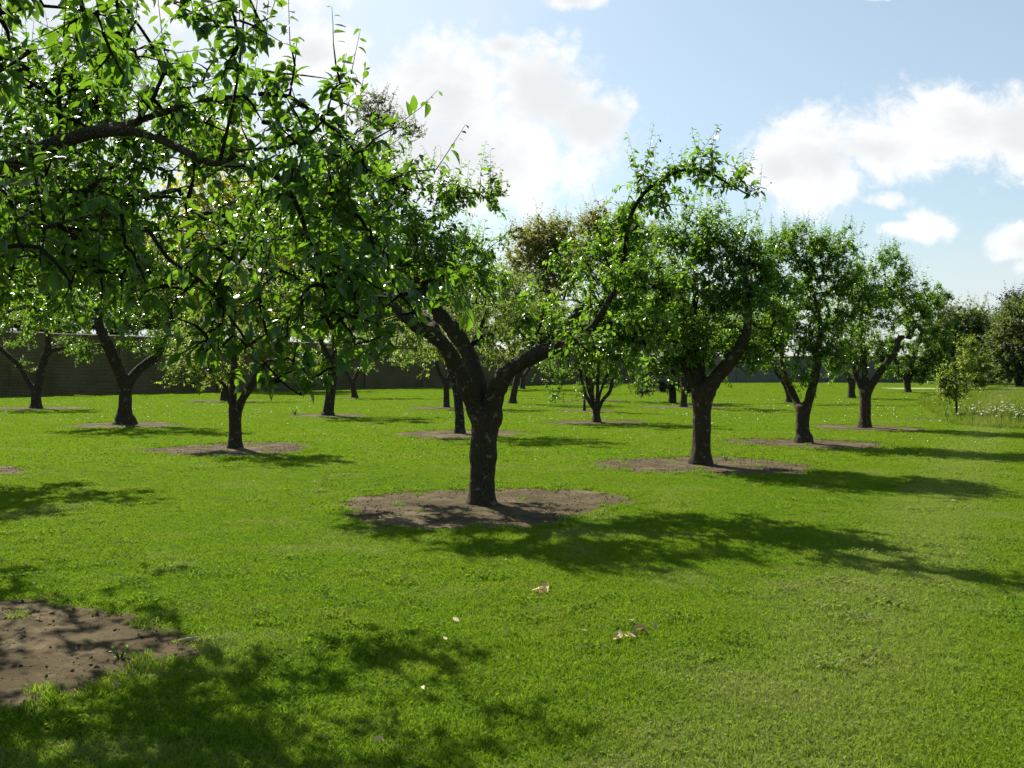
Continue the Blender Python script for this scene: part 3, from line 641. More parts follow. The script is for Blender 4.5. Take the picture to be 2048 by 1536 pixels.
# --- trees beyond the wall
def big(name, label, cat, px, d, trunk_w, top, blobs, mat, seed, leaf, limbs=(), lod=2, dens=1.0, group='trees beyond the orchard', **kw):
    x = (px-1024)/F*d; b = np.array([x, d, 0.]); ztop = P(px, top, d)[2]; r = trunk_w/2
    tr = [[x, d, -.3, r*1.3], [x, d, .5, r*1.05], [x, d, ztop*.3, r*.8], [x, d, ztop*.5, r*.55]]
    lb = [px_path(l, d) for l in limbs]
    if not lb:
        rg = np.random.default_rng(seed)
        for bl in blobs[:6]:
            c = P(bl[0], bl[1], d+(bl[5] if len(bl) > 5 else 0)); z0 = min(max(c[2]*.45, ztop*.2), ztop*.48)
            m = np.array([x, d, z0])*.5+c*.5+np.array([0, 0, -.05*ztop]); lb.append([[x, d, z0, r*.5], [*m, r*.3], [*c, r*.1]])
    return tree(name, label, cat, b, tr, lb, px_blobs(blobs, d), leaf=leaf, lod=lod, mat=mat, bark=M_bark_grey, seed=seed, group=group,
                voxel=.16, amp=.03, clump=6, csig=leaf*2.2, twig=5, shoot=leaf*5, pitch=leaf*.42, step=.7, spur=kw.pop('spur', .8), dens=dens, roll=1.2, width=kw.pop('width', 1.35), **kw)
big('tall_tree', 'tall airy tree with bare stems showing, rising above all others into the cloud', 'tree', 752, 112, .9, 180,
    [(740, 235, 40, 50, 60, 0, 3), (785, 250, 22, 45, 24, 0, 2), (815, 265, 24, 22, 20, 0, 2), (722, 300, 26, 40, 24, 0, 2), (745, 360, 50, 60, 50, 0, 4), (760, 210, 25, 26, 20, 0, 2)],
    M_airy, 71, .30, limbs=[[(752, 480, 12), (745, 380, 9), (738, 320, 6), (728, 260, 4), (738, 210, 2)], [(752, 480, 11), (762, 380, 8), (775, 310, 5), (785, 250, 3)], [(775, 320, 4), (795, 285, 3), (815, 265, 2)]], spur=.45, dens=1.0)
big('dark_tree', 'dark green-black tree standing behind the wall below the tall airy tree', 'tree', 640, 116, 1.0, 330,
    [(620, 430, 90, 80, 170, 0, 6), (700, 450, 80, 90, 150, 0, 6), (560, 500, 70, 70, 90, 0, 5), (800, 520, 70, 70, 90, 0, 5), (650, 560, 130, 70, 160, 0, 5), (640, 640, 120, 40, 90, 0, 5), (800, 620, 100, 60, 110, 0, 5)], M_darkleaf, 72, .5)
big('golden_tree', 'bright golden-yellow tree behind the brick wall, seen through the near leaves', 'tree', 430, 92, .7, 275,
    [(435, 300, 60, 40, 130, 0, 2), (480, 430, 80, 70, 260, 0, 4), (390, 470, 90, 80, 150, 0, 4), (560, 500, 60, 50, 70, 0, 3), (400, 370, 60, 50, 60, 0, 3), (420, 560, 90, 60, 90, 0, 3), (480, 640, 80, 40, 60, 0, 3)], M_gold, 73, .34)
big('golden_tree', 'smaller golden shrub-like tree over the wall beyond the forked edge tree', 'tree', 0, 78, .5, 535,
    [(10, 585, 60, 42, 90, 0, 2.5), (-40, 590, 60, 50, 60, 0, 2.5)], M_gold, 74, .30)
big('green_tree', 'mid-green tree filling the gap over the wall behind the wide-V tree', 'tree', 230, 96, .9, 380,
    [(200, 500, 130, 80, 190, 0, 5), (320, 560, 100, 90, 150, 0, 5), (110, 560, 90, 90, 150, 0, 5), (60, 440, 80, 80, 100, 0, 5), (220, 620, 140, 50, 150, 0, 5)], M_midleaf, 75, .42)
big('copper_tree', 'rounded copper-olive tree beyond the wall, the left one of the brownish pair', 'tree', 1082, 172, 1.1, 428,
    [(1085, 475, 60, 42, 170, 0, 6), (1050, 520, 50, 45, 110, 0, 6), (1120, 530, 50, 50, 110, 0, 6), (1090, 580, 80, 50, 120, 0, 6), (1060, 640, 70, 40, 80, 0, 6)], M_copper, 76, .55)
big('copper_tree', 'broader copper-olive tree beyond the wall, behind the arched branch', 'tree', 1222, 180, 1.2, 412,
    [(1215, 460, 65, 42, 170, 0, 7), (1270, 490, 45, 45, 110, 0, 6), (1170, 500, 45, 50, 110, 0, 6), (1220, 560, 90, 50, 140, 0, 7), (1230, 630, 90, 45, 110, 0, 7)], M_copper, 77, .55)
big('green_tree', 'soft green tree over the wall between the dark tree and the copper pair', 'tree', 930, 134, .9, 520,
    [(900, 590, 80, 50, 130, 0, 5), (990, 600, 70, 50, 120, 0, 5), (950, 660, 110, 45, 140, 0, 5), (1080, 660, 90, 40, 120, 0, 5)], M_midleaf, 78, .45)
big('green_tree', 'low green tree in the far corner where the two walls meet', 'tree', 1400, 168, .9, 600,
    [(1380, 650, 70, 40, 130, 0, 6), (1460, 665, 70, 40, 130, 0, 6), (1300, 660, 70, 50, 130, 0, 5), (1430, 705, 90, 35, 110, 0, 6), (1540, 690, 60, 30, 80, 0, 5)], M_midleaf, 79, .5)
big('green_tree', 'dark rounded tree past the far wall, beside the golden-green sapling', 'tree', 1935, 128, .8, 615,
    [(1935, 660, 36, 40, 190, 0, 4), (1900, 700, 36, 40, 160, 0, 4), (1975, 695, 34, 40, 160, 0, 4), (1940, 735, 50, 26, 90, 0, 4), (1890, 680, 30, 40, 70, 0, 4), (1905, 650, 24, 26, 40, 0, 3), (1985, 670, 30, 30, 70, 0, 4), (1900, 745, 40, 20, 60, 0, 4)], M_midleaf, 80, .42)
big('green_tree', 'lighter green tree with low sweeping boughs at the right picture edge', 'tree', 2040, 108, .8, 605,
    [(2035, 665, 42, 42, 230, 0, 3.5), (2070, 650, 45, 45, 160, 0, 3.5), (2010, 710, 30, 30, 110, 0, 3), (2040, 700, 44, 40, 140, 0, 3), (2050, 740, 50, 24, 80, 0, 3), (1990, 745, 30, 8, 20, -1, 2)], M_midleaf, 81, .34)
big('green_tree', 'low dark tree filling the gap at the foot of the far right trees', 'tree', 1985, 140, .7, 690,
    [(1985, 725, 60, 34, 220, 0, 4), (2060, 730, 60, 30, 110, 0, 4), (1920, 745, 40, 20, 60, 0, 4), (1960, 690, 40, 30, 80, 0, 4), (2010, 680, 40, 30, 80, 0, 4), (1900, 700, 40, 30, 80, 0, 4)], M_darkleaf, 82, .42)
big('conifer', 'dark pointed conifer topping the trees at the right picture edge', 'conifer', 2034, 150, .8, 588,
    [(2034, 610, 12, 14, 40, 0, 1.2), (2032, 635, 24, 18, 70, 0, 2), (2034, 665, 34, 22, 90, 0, 3), (2034, 700, 44, 30, 110, 0, 4)], M_needle, 83, .5)
for k_, (px_, d_, bl_, mt_, lab_) in enumerate([
    (30, 88, [(20, 600, 90, 50, 150, 0, 4), (-40, 640, 80, 40, 100, 0, 4), (90, 640, 80, 35, 110, 0, 4)], M_midleaf, 'low green tree over the brick wall at the far left picture edge'),
    (330, 104, [(300, 630, 90, 45, 130, 0, 4), (390, 640, 80, 40, 120, 0, 4), (340, 590, 80, 40, 90, 0, 4)], M_midleaf, 'low green tree over the brick wall between the wide-V tree and the slim one'),
    (540, 112, [(520, 620, 90, 60, 150, 0, 5), (600, 640, 90, 45, 140, 0, 5), (480, 560, 70, 40, 80, 0, 4)], M_midleaf, 'low green tree over the brick wall behind the straight-trunked one'),
    (760, 122, [(740, 640, 90, 50, 150, 0, 5), (820, 650, 80, 40, 120, 0, 5), (780, 580, 90, 50, 110, 0, 5)], M_midleaf, 'low green tree over the brick wall left of the open-armed tree')]):
    big('green_tree', lab_, 'tree', px_, d_, .5, bl_[0][1]-bl_[0][3], bl_, mt_, 90+k_, .42)
# dark pine behind the mossy trunk
_pb = np.array([(1345-1024)/F*50, 50, 0.])
tree('pine_tree', 'dark pine with low spreading boughs behind the second row', 'pine tree', _pb,
     [[*_pb[:2], -.1, .22], [*_pb[:2], 1.2, .17], [*_pb[:2], 3.2, .09], [*_pb[:2], 4.2, .05]], [[[*_pb[:2], .9, .08], [_pb[0]-.9, 49.6, 1.1, .06], [_pb[0]-1.6, 49.4, 1.0, .03]], [[*_pb[:2], 1.6, .07], [_pb[0]+1.0, 49.8, 2.0, .03]], [[*_pb[:2], 2.4, .06], [_pb[0]-.8, 50.4, 2.9, .03]]],
     px_blobs([(1345, 700, 60, 60, 150, 0, 1.6), (1300, 775, 36, 18, 60, -.4, .9), (1360, 780, 50, 26, 80, .2, 1.2), (1400, 740, 30, 50, 50, .3, 1.0), (1340, 650, 30, 30, 30, 0, .8)], 50),
     leaf=.16, lod=2, mat=M_needle, seed=84, voxel=.04, twig=2, roll=2, width=.45, spur=1.0, shoot=.35, pitch=.02, per_shoot=(9, 16))

# ------------------------------------------------------------------ walls
M_brick, t, out = new_mat('old_brick')
tc_ = t.add('ShaderNodeTexCoord'); ob = tc_.outputs['Object']
sx = t.add('ShaderNodeSeparateXYZ'); t.l.new(ob, sx.inputs[0])
bk = t.add('ShaderNodeTexBrick'); t.l.new(t.comb(sx.outputs[0], sx.outputs[2], 0.0), bk.inputs['Vector'])
bk.inputs['Color1'].default_value = (.070, .046, .018, 1); bk.inputs['Color2'].default_value = (.12, .080, .030, 1); bk.inputs['Mortar'].default_value = (.21, .165, .08, 1)
bk.inputs['Scale'].default_value = 1; bk.inputs['Brick Width'].default_value = .24; bk.inputs['Row Height'].default_value = .10; bk.inputs['Mortar Size'].default_value = .017
g = t.step(t.noise(ob, .45, 6, .6), .42, .68)
c = t.mix(t.math('MULTIPLY', g, .65), bk.outputs[0], (.060, .062, .014, 1))
g2 = t.step(t.noise(t.vmath('MULTIPLY', ob, (.6, 1, .25)), 1.2, 6, .65), .5, .75)
c = t.mix(t.math('MULTIPLY', g2, .5), c, (.16, .135, .06, 1))
p = t.add('ShaderNodeBsdfPrincipled'); t.l.new(c, p.inputs['Base Color']); p.inputs['Roughness'].default_value = .95; p.inputs['Specular IOR Level'].default_value = .15
bp = t.add('ShaderNodeBump'); bp.inputs['Strength'].default_value = .5; bp.inputs['Distance'].default_value = .01; t.l.new(bk.outputs['Fac'], bp.inputs['Height']); bp.invert = True
t.l.new(bp.outputs[0], p.inputs['Normal']); t.l.new(p.outputs[0], out.inputs[0])
M_coping = plain_mat('stone_coping', (.10, .088, .06), .95, .1, (.16, .145, .11), 3)
M_render = plain_mat('pale_wall', (.15, .135, .095), .95, .2, (.25, .225, .165), .8)
def box_v(x0, x1, y0, y1, z0, z1):
    return [[x0, y0, z0], [x1, y0, z0], [x1, y1, z0], [x0, y1, z0], [x0, y0, z1], [x1, y0, z1], [x1, y1, z1], [x0, y1, z1]]
BOXF = [[0, 3, 2, 1], [4, 5, 6, 7], [0, 1, 5, 4], [1, 2, 6, 5], [2, 3, 7, 6], [3, 0, 4, 7]]
def boxes_mesh(name, bl, mat):
    V = []; L = []
    for b in bl:
        n = len(V); V += box_v(*b); L += [[i+n for i in f] for f in BOXF]
    return mesh_np(name, V, [i for f in L for i in f], [4]*len(L), mat, smooth=False)
def wall(label, a, b, h, mat, piers):
    a = np.array(a, float); b = np.array(b, float); L = np.linalg.norm(b-a)
    root = bpy.data.objects.new('garden_wall', None); col.objects.link(root); root.location = (*a, 0); root.rotation_euler = (0, 0, math.atan2(*(b-a)[::-1]))
    tag(root, label, 'wall')
    link('wall_face', boxes_mesh('wall_face', [(0, L, 0, .34, -.2, h)], mat), root)
    n = int(L/.9)
    # weathered coping, slightly uneven along its length
    V = []; Lp = []; r = np.random.default_rng(int(L)); zz = r.normal(0, .012, n+1)
    for i in range(n+1):
        x = i*L/n
        V += [[x, -.05, h+.002], [x, .39, h+.002], [x, .39, h+.08+zz[i]], [x, .17, h+.15+zz[i]], [x, -.05, h+.08+zz[i]]]
    for i in range(n):
        for k in range(5): Lp += [5*i+k, 5*i+(k+1) % 5, 5*i+5+(k+1) % 5, 5*i+5+k]
    link('coping', mesh_np('coping', V, Lp, [4]*(5*n), M_coping, False), root)
    for x in piers: link('pier', boxes_mesh('pier', [(x, x+.6, -.14, -.003, -.2, h-.35)], mat), root)
    return root
dv = np.array([.639, 1.0])
A0 = np.array([-33.6, 64.0])-dv*22; A1 = np.array([-33.6, 64.0])+dv*88
wall('long old brick garden wall in shade running behind the orchard on the left', A0, A1, 4.2, M_brick, [8+9*k for k in range(14)])
wall('pale grey wall closing the far end of the lawn', (22.9, 152.2), (74, 150), 4.0, M_render, [12, 26, 40])

# ------------------------------------------------------------------ ground
def lawn_colour(t, vec):
    big_ = t.noise(vec, .22, 4, .55); mid = t.noise(vec, 1.3, 4, .6); fine = t.noise(vec, 7.0, 3, .6)
    c = t.mix(t.step(big_, .35, .65), (.100, .228, .008, 1), (.168, .262, .010, 1))
    c = t.mix(t.math('MULTIPLY', t.step(mid, .48, .66), .65), c, (.25, .27, .026, 1))
    c = t.mix(t.math('MULTIPLY', t.step(fine, .50, .66), .65), c, (.045, .150, .008, 1))
    c = t.mix(t.math('MULTIPLY', t.step(t.noise(t.vmath('ADD', vec, (5., 51., 0.)), 2.6, 5, .7), .58, .72), .5), c, (.26, .21, .085, 1))
    # lighter, drier strip worn along the open side of the rows
    sp = t.add('ShaderNodeSeparateXYZ'); t.l.new(vec, sp.inputs[0])
    off = t.math('SUBTRACT', t.math('SUBTRACT', sp.outputs[0], 1.1), t.math('MULTIPLY', t.math('SUBTRACT', sp.outputs[1], 4.0), .52))
    off = t.math('ADD', off, t.math('MULTIPLY', t.math('SUBTRACT', mid, .5), 1.6))
    st_ = t.step(t.math('ABSOLUTE', off), 1.1, .1)
    c = t.mix(t.math('MULTIPLY', st_, .75), c, (.29, .31, .10, 1))
    return c
M_lawn, t, out = new_mat('lawn_ground')
ps = t.add('ShaderNodeNewGeometry'); c = lawn_colour(t, ps.outputs['Position'])
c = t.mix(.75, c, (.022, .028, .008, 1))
p = t.add('ShaderNodeBsdfPrincipled'); t.l.new(c, p.inputs['Base Color']); p.inputs['Roughness'].default_value = 1; p.inputs['Specular IOR Level'].default_value = .1
t.l.new(p.outputs[0], out.inputs[0])
def grass_mat(name, dry=0.0, tr=(.29, .49, .014)):
    m, t, out = new_mat(name)
    ps = t.add('ShaderNodeNewGeometry'); at = t.add('ShaderNodeAttribute', attribute_name='tint')
    c = lawn_colour(t, ps.outputs['Position'])
    c = t.mix(t.math('MULTIPLY', t.step(at.outputs['Fac'], .5, 1.0), .60), c, (.36, .40, .06, 1))
    c = t.mix(t.math('MULTIPLY', t.step(at.outputs['Fac'], .5, 0.0), .72), c, (.045, .085, .006, 1))
    pn_ = t.noise(t.vmath('ADD', ps.outputs['Position'], (31., 7., 0.)), .8, 5, .65)
    c = t.mix(t.math('MULTIPLY', t.step(pn_, .51, .68), .65+dry), c, (.28, .26, .10, 1))
    p = t.add('ShaderNodeBsdfPrincipled'); t.l.new(c, p.inputs['Base Color']); p.inputs['Roughness'].default_value = .75; p.inputs['Specular IOR Level'].default_value = .07
    tl = t.add('ShaderNodeBsdfTranslucent'); t.l.new(t.mix(.55, c, (*tr, 1)), tl.inputs['Color'])
    mx = t.add('ShaderNodeMixShader'); mx.inputs[0].default_value = .42
    t.l.new(p.outputs[0], mx.inputs[1]); t.l.new(tl.outputs[0], mx.inputs[2]); t.l.new(mx.outputs[0], out.inputs[0]); return m
M_grass = grass_mat('grass_blades'); M_meadow = grass_mat('meadow_blades', .2, (.24, .33, .03))
M_soil, t, out = new_mat('dry_soil')
ps = t.add('ShaderNodeNewGeometry'); v = ps.outputs['Position']
c = t.mix(t.step(t.noise(v, 2.2, 6, .65), .35, .7), (.052, .038, .018, 1), (.100, .077, .040, 1))
c = t.mix(t.math('MULTIPLY', t.step(t.noise(t.vmath('ADD', v, (14., 3., 1.)), 1.6, 6, .7), .48, .66), .7), c, (.175, .138, .078, 1))
c = t.mix(t.math('MULTIPLY', t.step(t.noise(v, 38, 4, .7), .5, .72), .7), c, (.030, .021, .012, 1))
c = t.mix(t.math('MULTIPLY', t.step(t.noise(t.vmath('ADD', v, (4., 9., 1.)), 3.0, 6, .7), .56, .72), .55), c, (.085, .095, .025, 1))
p = t.add('ShaderNodeBsdfPrincipled'); t.l.new(c, p.inputs['Base Color']); p.inputs['Roughness'].default_value = 1; p.inputs['Specular IOR Level'].default_value = .1
bp = t.add('ShaderNodeBump'); bp.inputs['Strength'].default_value = .8; bp.inputs['Distance'].default_value = .02; t.l.new(t.noise(v, 30, 6, .7), bp.inputs['Height'])
t.l.new(bp.outputs[0], p.inputs['Normal']); t.l.new(p.outputs[0], out.inputs[0])
lo = link('lawn', mesh_np('lawn', [[-1500, -300, 0], [1500, -300, 0], [1500, 2500, 0], [-1500, 2500, 0]], [0, 1, 2, 3], [4], M_lawn, False)); tag(lo, kind='structure')
def soil_r(i, th):
    """edge of soil circle i at angle th"""
    th = np.asarray(th); r = SOIL[i][2]
    return r*(1+.08*np.sin(2*th+i)+.07*np.sin(3*th+2.1*i)+.035*np.sin(5*th+i*.7)+.03*np.sin(9*th+i)+.03*np.sin(17*th+2*i)+.025*np.sin(29*th+i*1.3))
for i, (x, y, r) in enumerate(SOIL):
    near = y < 20; na = 96 if near else 40; nr = 26 if near else 6
    th = np.arange(na)/na*2*np.pi; R = soil_r(i, th); V = [[0, 0, .03]]
    for k in range(1, nr+1):
        f = k/nr
        for a, rr in zip(th, R):
            px_, py_ = math.cos(a)*rr*f, math.sin(a)*rr*f
            z = .010+.022*(1-f)+(.012*mnoise.noise((px_*4+x, py_*4+y, i))+.010*mnoise.noise((px_*13, py_*13, i)))*(1-f**6)
            V.append([px_, py_, max(z, .005) if f < 1 else .004])
    L = []; T_ = []
    for j in range(na): L += [0, 1+j, 1+(j+1) % na]; T_.append(3)
    for k in range(nr-1):
        for j in range(na):
            a = 1+k*na; L += [a+j, a+na+j, a+na+(j+1) % na, a+(j+1) % na]; T_.append(4)
    tag(link('soil', mesh_np('soil', V, L, T_, M_soil), loc=(x, y, 0)), kind='structure')
M_path = plain_mat('pale_gravel', (.42, .38, .30), .95, .2, (.34, .31, .24), 2)
tag(link('path', mesh_np('path', [[38, 96, .006], [190, 80, .006], [190, 84.5, .006], [38, 101, .006]], [0, 1, 2, 3], [4], M_path, False)), kind='structure')

# meadow outline on the right (x, y)
MEADOW = np.array([[15.6, 26.2], [13.9, 27.6], [13.4, 30], [15.5, 35.5], [17.6, 41], [21, 50], [25.6, 60], [30.5, 70], [38, 78], [70, 70], [60, 40], [30, 24.5], [20, 24]])
def in_poly(p, poly):
    x, y = p[:, 0], p[:, 1]; inside = np.zeros(len(p), bool); j = len(poly)-1
    for i in range(len(poly)):
        xi, yi = poly[i]; xj, yj = poly[j]
        c = ((yi > y) != (yj > y)) & (x < (xj-xi)*(y-yi)/(yj-yi+1e-12)+xi); inside ^= c; j = i
    return inside
def soil_mask(p, grow_=0.0):
    m = np.zeros(len(p), bool)
    for i, (x, y, r) in enumerate(SOIL):
        d = p-np.array([x, y]); dist = np.hypot(d[:, 0], d[:, 1]); k = dist < r*1.3
        if k.any(): m[k] |= dist[k] < soil_r(i, np.arctan2(d[k, 1], d[k, 0]))+grow_
    return m
tmpl = bpy.data.collections.new('blade_templates')          # holds only the sources the grass modifier copies; not linked to the scene
def patch(name, size, n, hgt, wid, mat, seed, lean=.6, clover=0.0):
    rg = np.random.default_rng(seed); V = []; tint = []
    p = rg.uniform(-size/2, size/2, (n, 2)); a = rg.uniform(0, 2*np.pi, n); h = hgt*rg.uniform(.45, 1.25, n); le = rg.uniform(.1, lean, n)*h*1.4
    wv = wid*rg.uniform(.6, 1.3, n); b = rg.uniform(0, 2*np.pi, n)
    c, s = np.cos(a), np.sin(a); sx_, sy_ = np.cos(b)*wv/2, np.sin(b)*wv/2; z0 = np.zeros(n)
    def pt(ox, oy, z): return np.stack([p[:, 0]+ox, p[:, 1]+oy, z], 1)
    Q = np.stack([pt(-sx_, -sy_, z0-.005), pt(sx_, sy_, z0-.005), pt(c*le*.35+sx_*.85, s*le*.35+sy_*.85, h*.6), pt(c*le*.35-sx_*.85, s*le*.35-sy_*.85, h*.6), pt(c*le, s*le, h*.95)], 1)
    base = np.array([0, 1, 2, 3, 3, 2, 4]); L = (np.arange(n)[:, None]*5+base).ravel(); T_ = np.tile([4, 3], n)
    V = Q.reshape(-1, 3); tint = np.repeat(rg.uniform(0, 1, n), 5)
    m = int(n*clover)
    if m:                                                    # small round clover and daisy leaves lying in the turf
        pc = rg.uniform(-size/2, size/2, (m, 2)); r = wid*rg.uniform(1.2, 2.6, m); zc = hgt*rg.uniform(.35, .95, m)
        th = np.arange(6)/6*2*np.pi; tl = rg.normal(0, .35, (m, 2))
        ring = np.stack([pc[:, 0:1]+r[:, None]*np.cos(th), pc[:, 1:2]+r[:, None]*np.sin(th)*.8, zc[:, None]+r[:, None]*(np.cos(th)*tl[:, 0:1]+np.sin(th)*tl[:, 1:2])], -1)
        L = np.concatenate([L, (len(V)+np.arange(m*6))]); T_ = np.concatenate([T_, np.full(m, 6)])
        V = np.concatenate([V, ring.reshape(-1, 3)]); tint = np.concatenate([tint, np.repeat(rg.uniform(0, .35, m), 6)])
    o = bpy.data.objects.new(name, mesh_np(name, V, L, T_, mat, True, tint)); tmpl.objects.link(o); return o
def scatter(name, label, pts, scl, sources, tilt=.05, seed=0, cat=None):
    """one object whose points each carry a copy of one of the source patches"""
    rg = np.random.default_rng(seed); n = len(pts)
    me = bpy.data.meshes.new(name); me.vertices.add(n); me.vertices.foreach_set('co', np.asarray(pts, np.float32).ravel())
    rot = np.stack([rg.normal(0, tilt, n), rg.normal(0, tilt, n), rg.uniform(0, 2*np.pi, n)], 1)
    a = me.attributes.new('rot', 'FLOAT_VECTOR', 'POINT'); a.data.foreach_set('vector', rot.astype(np.float32).ravel())
    a = me.attributes.new('scl', 'FLOAT', 'POINT'); a.data.foreach_set('value', np.asarray(scl, np.float32))
    a = me.attributes.new('pick', 'INT', 'POINT'); a.data.foreach_set('value', rg.integers(0, len(sources), n).astype(np.int32))
    o = link(name, me); tag(o, label, cat, kind='stuff')
    ng = bpy.data.node_groups.new(name, 'GeometryNodeTree')
    ng.interface.new_socket('Geometry', in_out='INPUT', socket_type='NodeSocketGeometry'); ng.interface.new_socket('Geometry', in_out='OUTPUT', socket_type='NodeSocketGeometry')
    gi = ng.nodes.new('NodeGroupInput'); go = ng.nodes.new('NodeGroupOutput'); join = ng.nodes.new('GeometryNodeJoinGeometry')
    def att(nm, dt):
        q = ng.nodes.new('GeometryNodeInputNamedAttribute'); q.data_type = dt; q.inputs['Name'].default_value = nm
        return [s for s in q.outputs if s.enabled and s.name == 'Attribute'][0]
    for k, src in enumerate(sources):
        oi = ng.nodes.new('GeometryNodeObjectInfo'); oi.inputs['Object'].default_value = src; oi.inputs['As Instance'].default_value = True
        iop = ng.nodes.new('GeometryNodeInstanceOnPoints'); cmp_ = ng.nodes.new('FunctionNodeCompare'); cmp_.data_type = 'INT'; cmp_.operation = 'EQUAL'
        ii = [s for s in cmp_.inputs if s.enabled]; ng.links.new(att('pick', 'INT'), ii[0]); ii[1].default_value = k
        ng.links.new(gi.outputs[0], iop.inputs['Points']); ng.links.new(oi.outputs['Geometry'], iop.inputs['Instance'])
        ng.links.new(cmp_.outputs[0], iop.inputs['Selection'])
        e2r = ng.nodes.new('FunctionNodeEulerToRotation'); ng.links.new(att('rot', 'FLOAT_VECTOR'), e2r.inputs[0]); ng.links.new(e2r.outputs[0], iop.inputs['Rotation'])
        ng.links.new(att('scl', 'FLOAT'), iop.inputs['Scale']); ng.links.new(iop.outputs[0], join.inputs[0])
    ng.links.new(join.outputs[0], go.inputs[0])
    md = o.modifiers.new('copies', 'NODES'); md.node_group = ng
    return o
def field(y0, y1, step, jit, marg=2.2):
    rg = np.random.default_rng(int(y0*10)+3); ys = np.arange(y0, y1, step); out = []
    for y in ys:
        hw = .545*y+marg; xs = np.arange(-hw, hw, step); out.append(np.stack([xs, np.full(len(xs), y)], 1))
    p = np.concatenate(out); return p+rg.uniform(-jit, jit, p.shape)*step
g_pts = []; g_scl = []
S1 = [patch('turf', .34, 950, .030, .0040, M_grass, k, 1.1, .06) for k in range(4)]
S2 = [patch('turf', .62, 1100, .036, .0075, M_grass, 20+k, .9, .03) for k in range(3)]
S3 = [patch('turf', 2.4, 6500, .040, .017, M_grass, 30+k, .9) for k in range(2)]
W_ = lambda p: np.concatenate([p, np.zeros((len(p), 1))], 1)
p = field(2.2, 17, .20, .28); p = p[~soil_mask(p, .0)]
hs = np.array([mnoise.noise((a*.5, b*.5, 1.)) for a, b in p]); 
scatter('grass', 'short sunlit mown grass of the near lawn', W_(p), 1.0+.16*hs, S1, .018, 1, 'grass')
rg_ = np.random.default_rng(77)
p = field(17, 62, .42, .3, 6); p = p[~soil_mask(p, .0) & ~in_poly(p, MEADOW)]
scatter('grass', 'mown grass of the lawn between the tree rows', W_(p), rg_.uniform(.85, 1.15, len(p)), S2, .015, 2, 'grass')
p = field(60, 150, 1.9, .3, 16); p = p[~in_poly(p, MEADOW)]
p = p[(p[:, 0]-A0[0])*dv[1]-(p[:, 1]-A0[1])*dv[0] > 1.6]
p = p[~((p[:, 1] > 78) & (p[:, 0] > 36) & (p[:, 1] < 103) & (p[:, 1] > 94-(p[:, 0]-38)*.1))]
scatter('grass', 'pale distant mown grass running to the walls', W_(p), rg_.uniform(.9, 1.2, len(p)), S3, .02, 3, 'grass')
hv = np.array([mnoise.noise((a*.35+9, b*.35, 4.)) for a, b in np.asarray(field(3, 22, .34, .5))]); p = field(3, 22, .34, .5)
p = p[(hv > .02)]; p = p[~soil_mask(p, .05)]; p = p[rg_.random(len(p)) < .7]
S6 = [patch('coarse_tuft', .22, 150, .050, .0052, M_grass, 60+k, 1.2, .5) for k in range(3)]
scatter('coarse_grass', 'coarser clumps of grass and clover leaves in the near lawn', W_(p), rg_.uniform(.6, 1.15, len(p)), S6, .04, 7, 'grass')
# loose tufts round every bare circle
p = []
for i, (x, y, r) in enumerate(SOIL):
    if y > 40: continue
    n = int(90*r); th = rg_.uniform(0, 2*np.pi, n); q = soil_r(i, th)-np.abs(rg_.normal(0, .10, n))+.03
    p.append(np.stack([x+np.cos(th)*q, y+np.sin(th)*q, np.full(n, .008)], 1))
    n = int(6*r); th = rg_.uniform(0, 2*np.pi, n); q = soil_r(i, th)*rg_.uniform(.25, .95, n)
    p.append(np.stack([x+np.cos(th)*q, y+np.sin(th)*q, np.full(n, .015)], 1))
p = np.concatenate(p)
S4 = [patch('tuft', .13, 70, .05, .0045, M_grass, 40+k, .9, .12) for k in range(3)]
scatter('grass_tufts', 'ragged grass tufts along the edges of the bare soil circles', p, rg_.uniform(.5, 1.25, len(p)), S4, .15, 4, 'grass')
def crumb(seed):
    rg = np.random.default_rng(seed); import bmesh
    bm = bmesh.new(); bmesh.ops.create_icosphere(bm, subdivisions=1, radius=.5)
    for v in bm.verts: v.co *= rg.uniform(.6, 1.2); v.co.z *= .6
    me = bpy.data.meshes.new('crumb'); bm.to_mesh(me); bm.free(); me.materials.append(M_soil); o = bpy.data.objects.new('crumb', me); tmpl.objects.link(o); return o
p = []
for i, (x, y, r) in enumerate(SOIL):
    if y > 24: continue
    n = int(420*r*r); th = rg_.uniform(0, 2*np.pi, n); q = soil_r(i, th)*np.sqrt(rg_.random(n))*1.02
    p.append(np.stack([x+np.cos(th)*q, y+np.sin(th)*q, np.full(n, .022)], 1))
p = np.concatenate(p)
scatter('soil_crumbs', 'loose crumbs and clods on the bare soil', p, .008+.024*rg_.random(len(p))**3.5, [crumb(k) for k in range(3)], .4, 8, 'soil')
M_dry0 = leaf_mat('litter', (.10, .06, .03), (.34, .25, .13), (.2, .13, .05), .15, .8)
lt = TEMPL[0][0][:-4]; src2 = []
for k in range(3):
    V = lt.copy(); V[:, 2] = V[:, 2]*(k-1)*1.2+np.abs(V[:, 1])*(.3+.5*k); V[:, 0] -= .5
    o = bpy.data.objects.new('litter', mesh_np('litter', V*.04, [i for f in TEMPL[0][1][:-1] for i in f], [len(f) for f in TEMPL[0][1][:-1]], M_dry0, True, np.full(len(V), .2+.3*k))); tmpl.objects.link(o); src2.append(o)
p = np.concatenate([np.stack([x+rg_.normal(0, r*.6, int(34*r)), y+rg_.normal(0, r*.6, int(34*r)), np.full(int(34*r), .034)], 1) for (x, y, r) in SOIL if y < 26])
scatter('leaf_litter', 'scraps of old leaf and twig under the apple trees', p, rg_.uniform(.4, 1.1, len(p)), src2, .4, 9, 'litter')
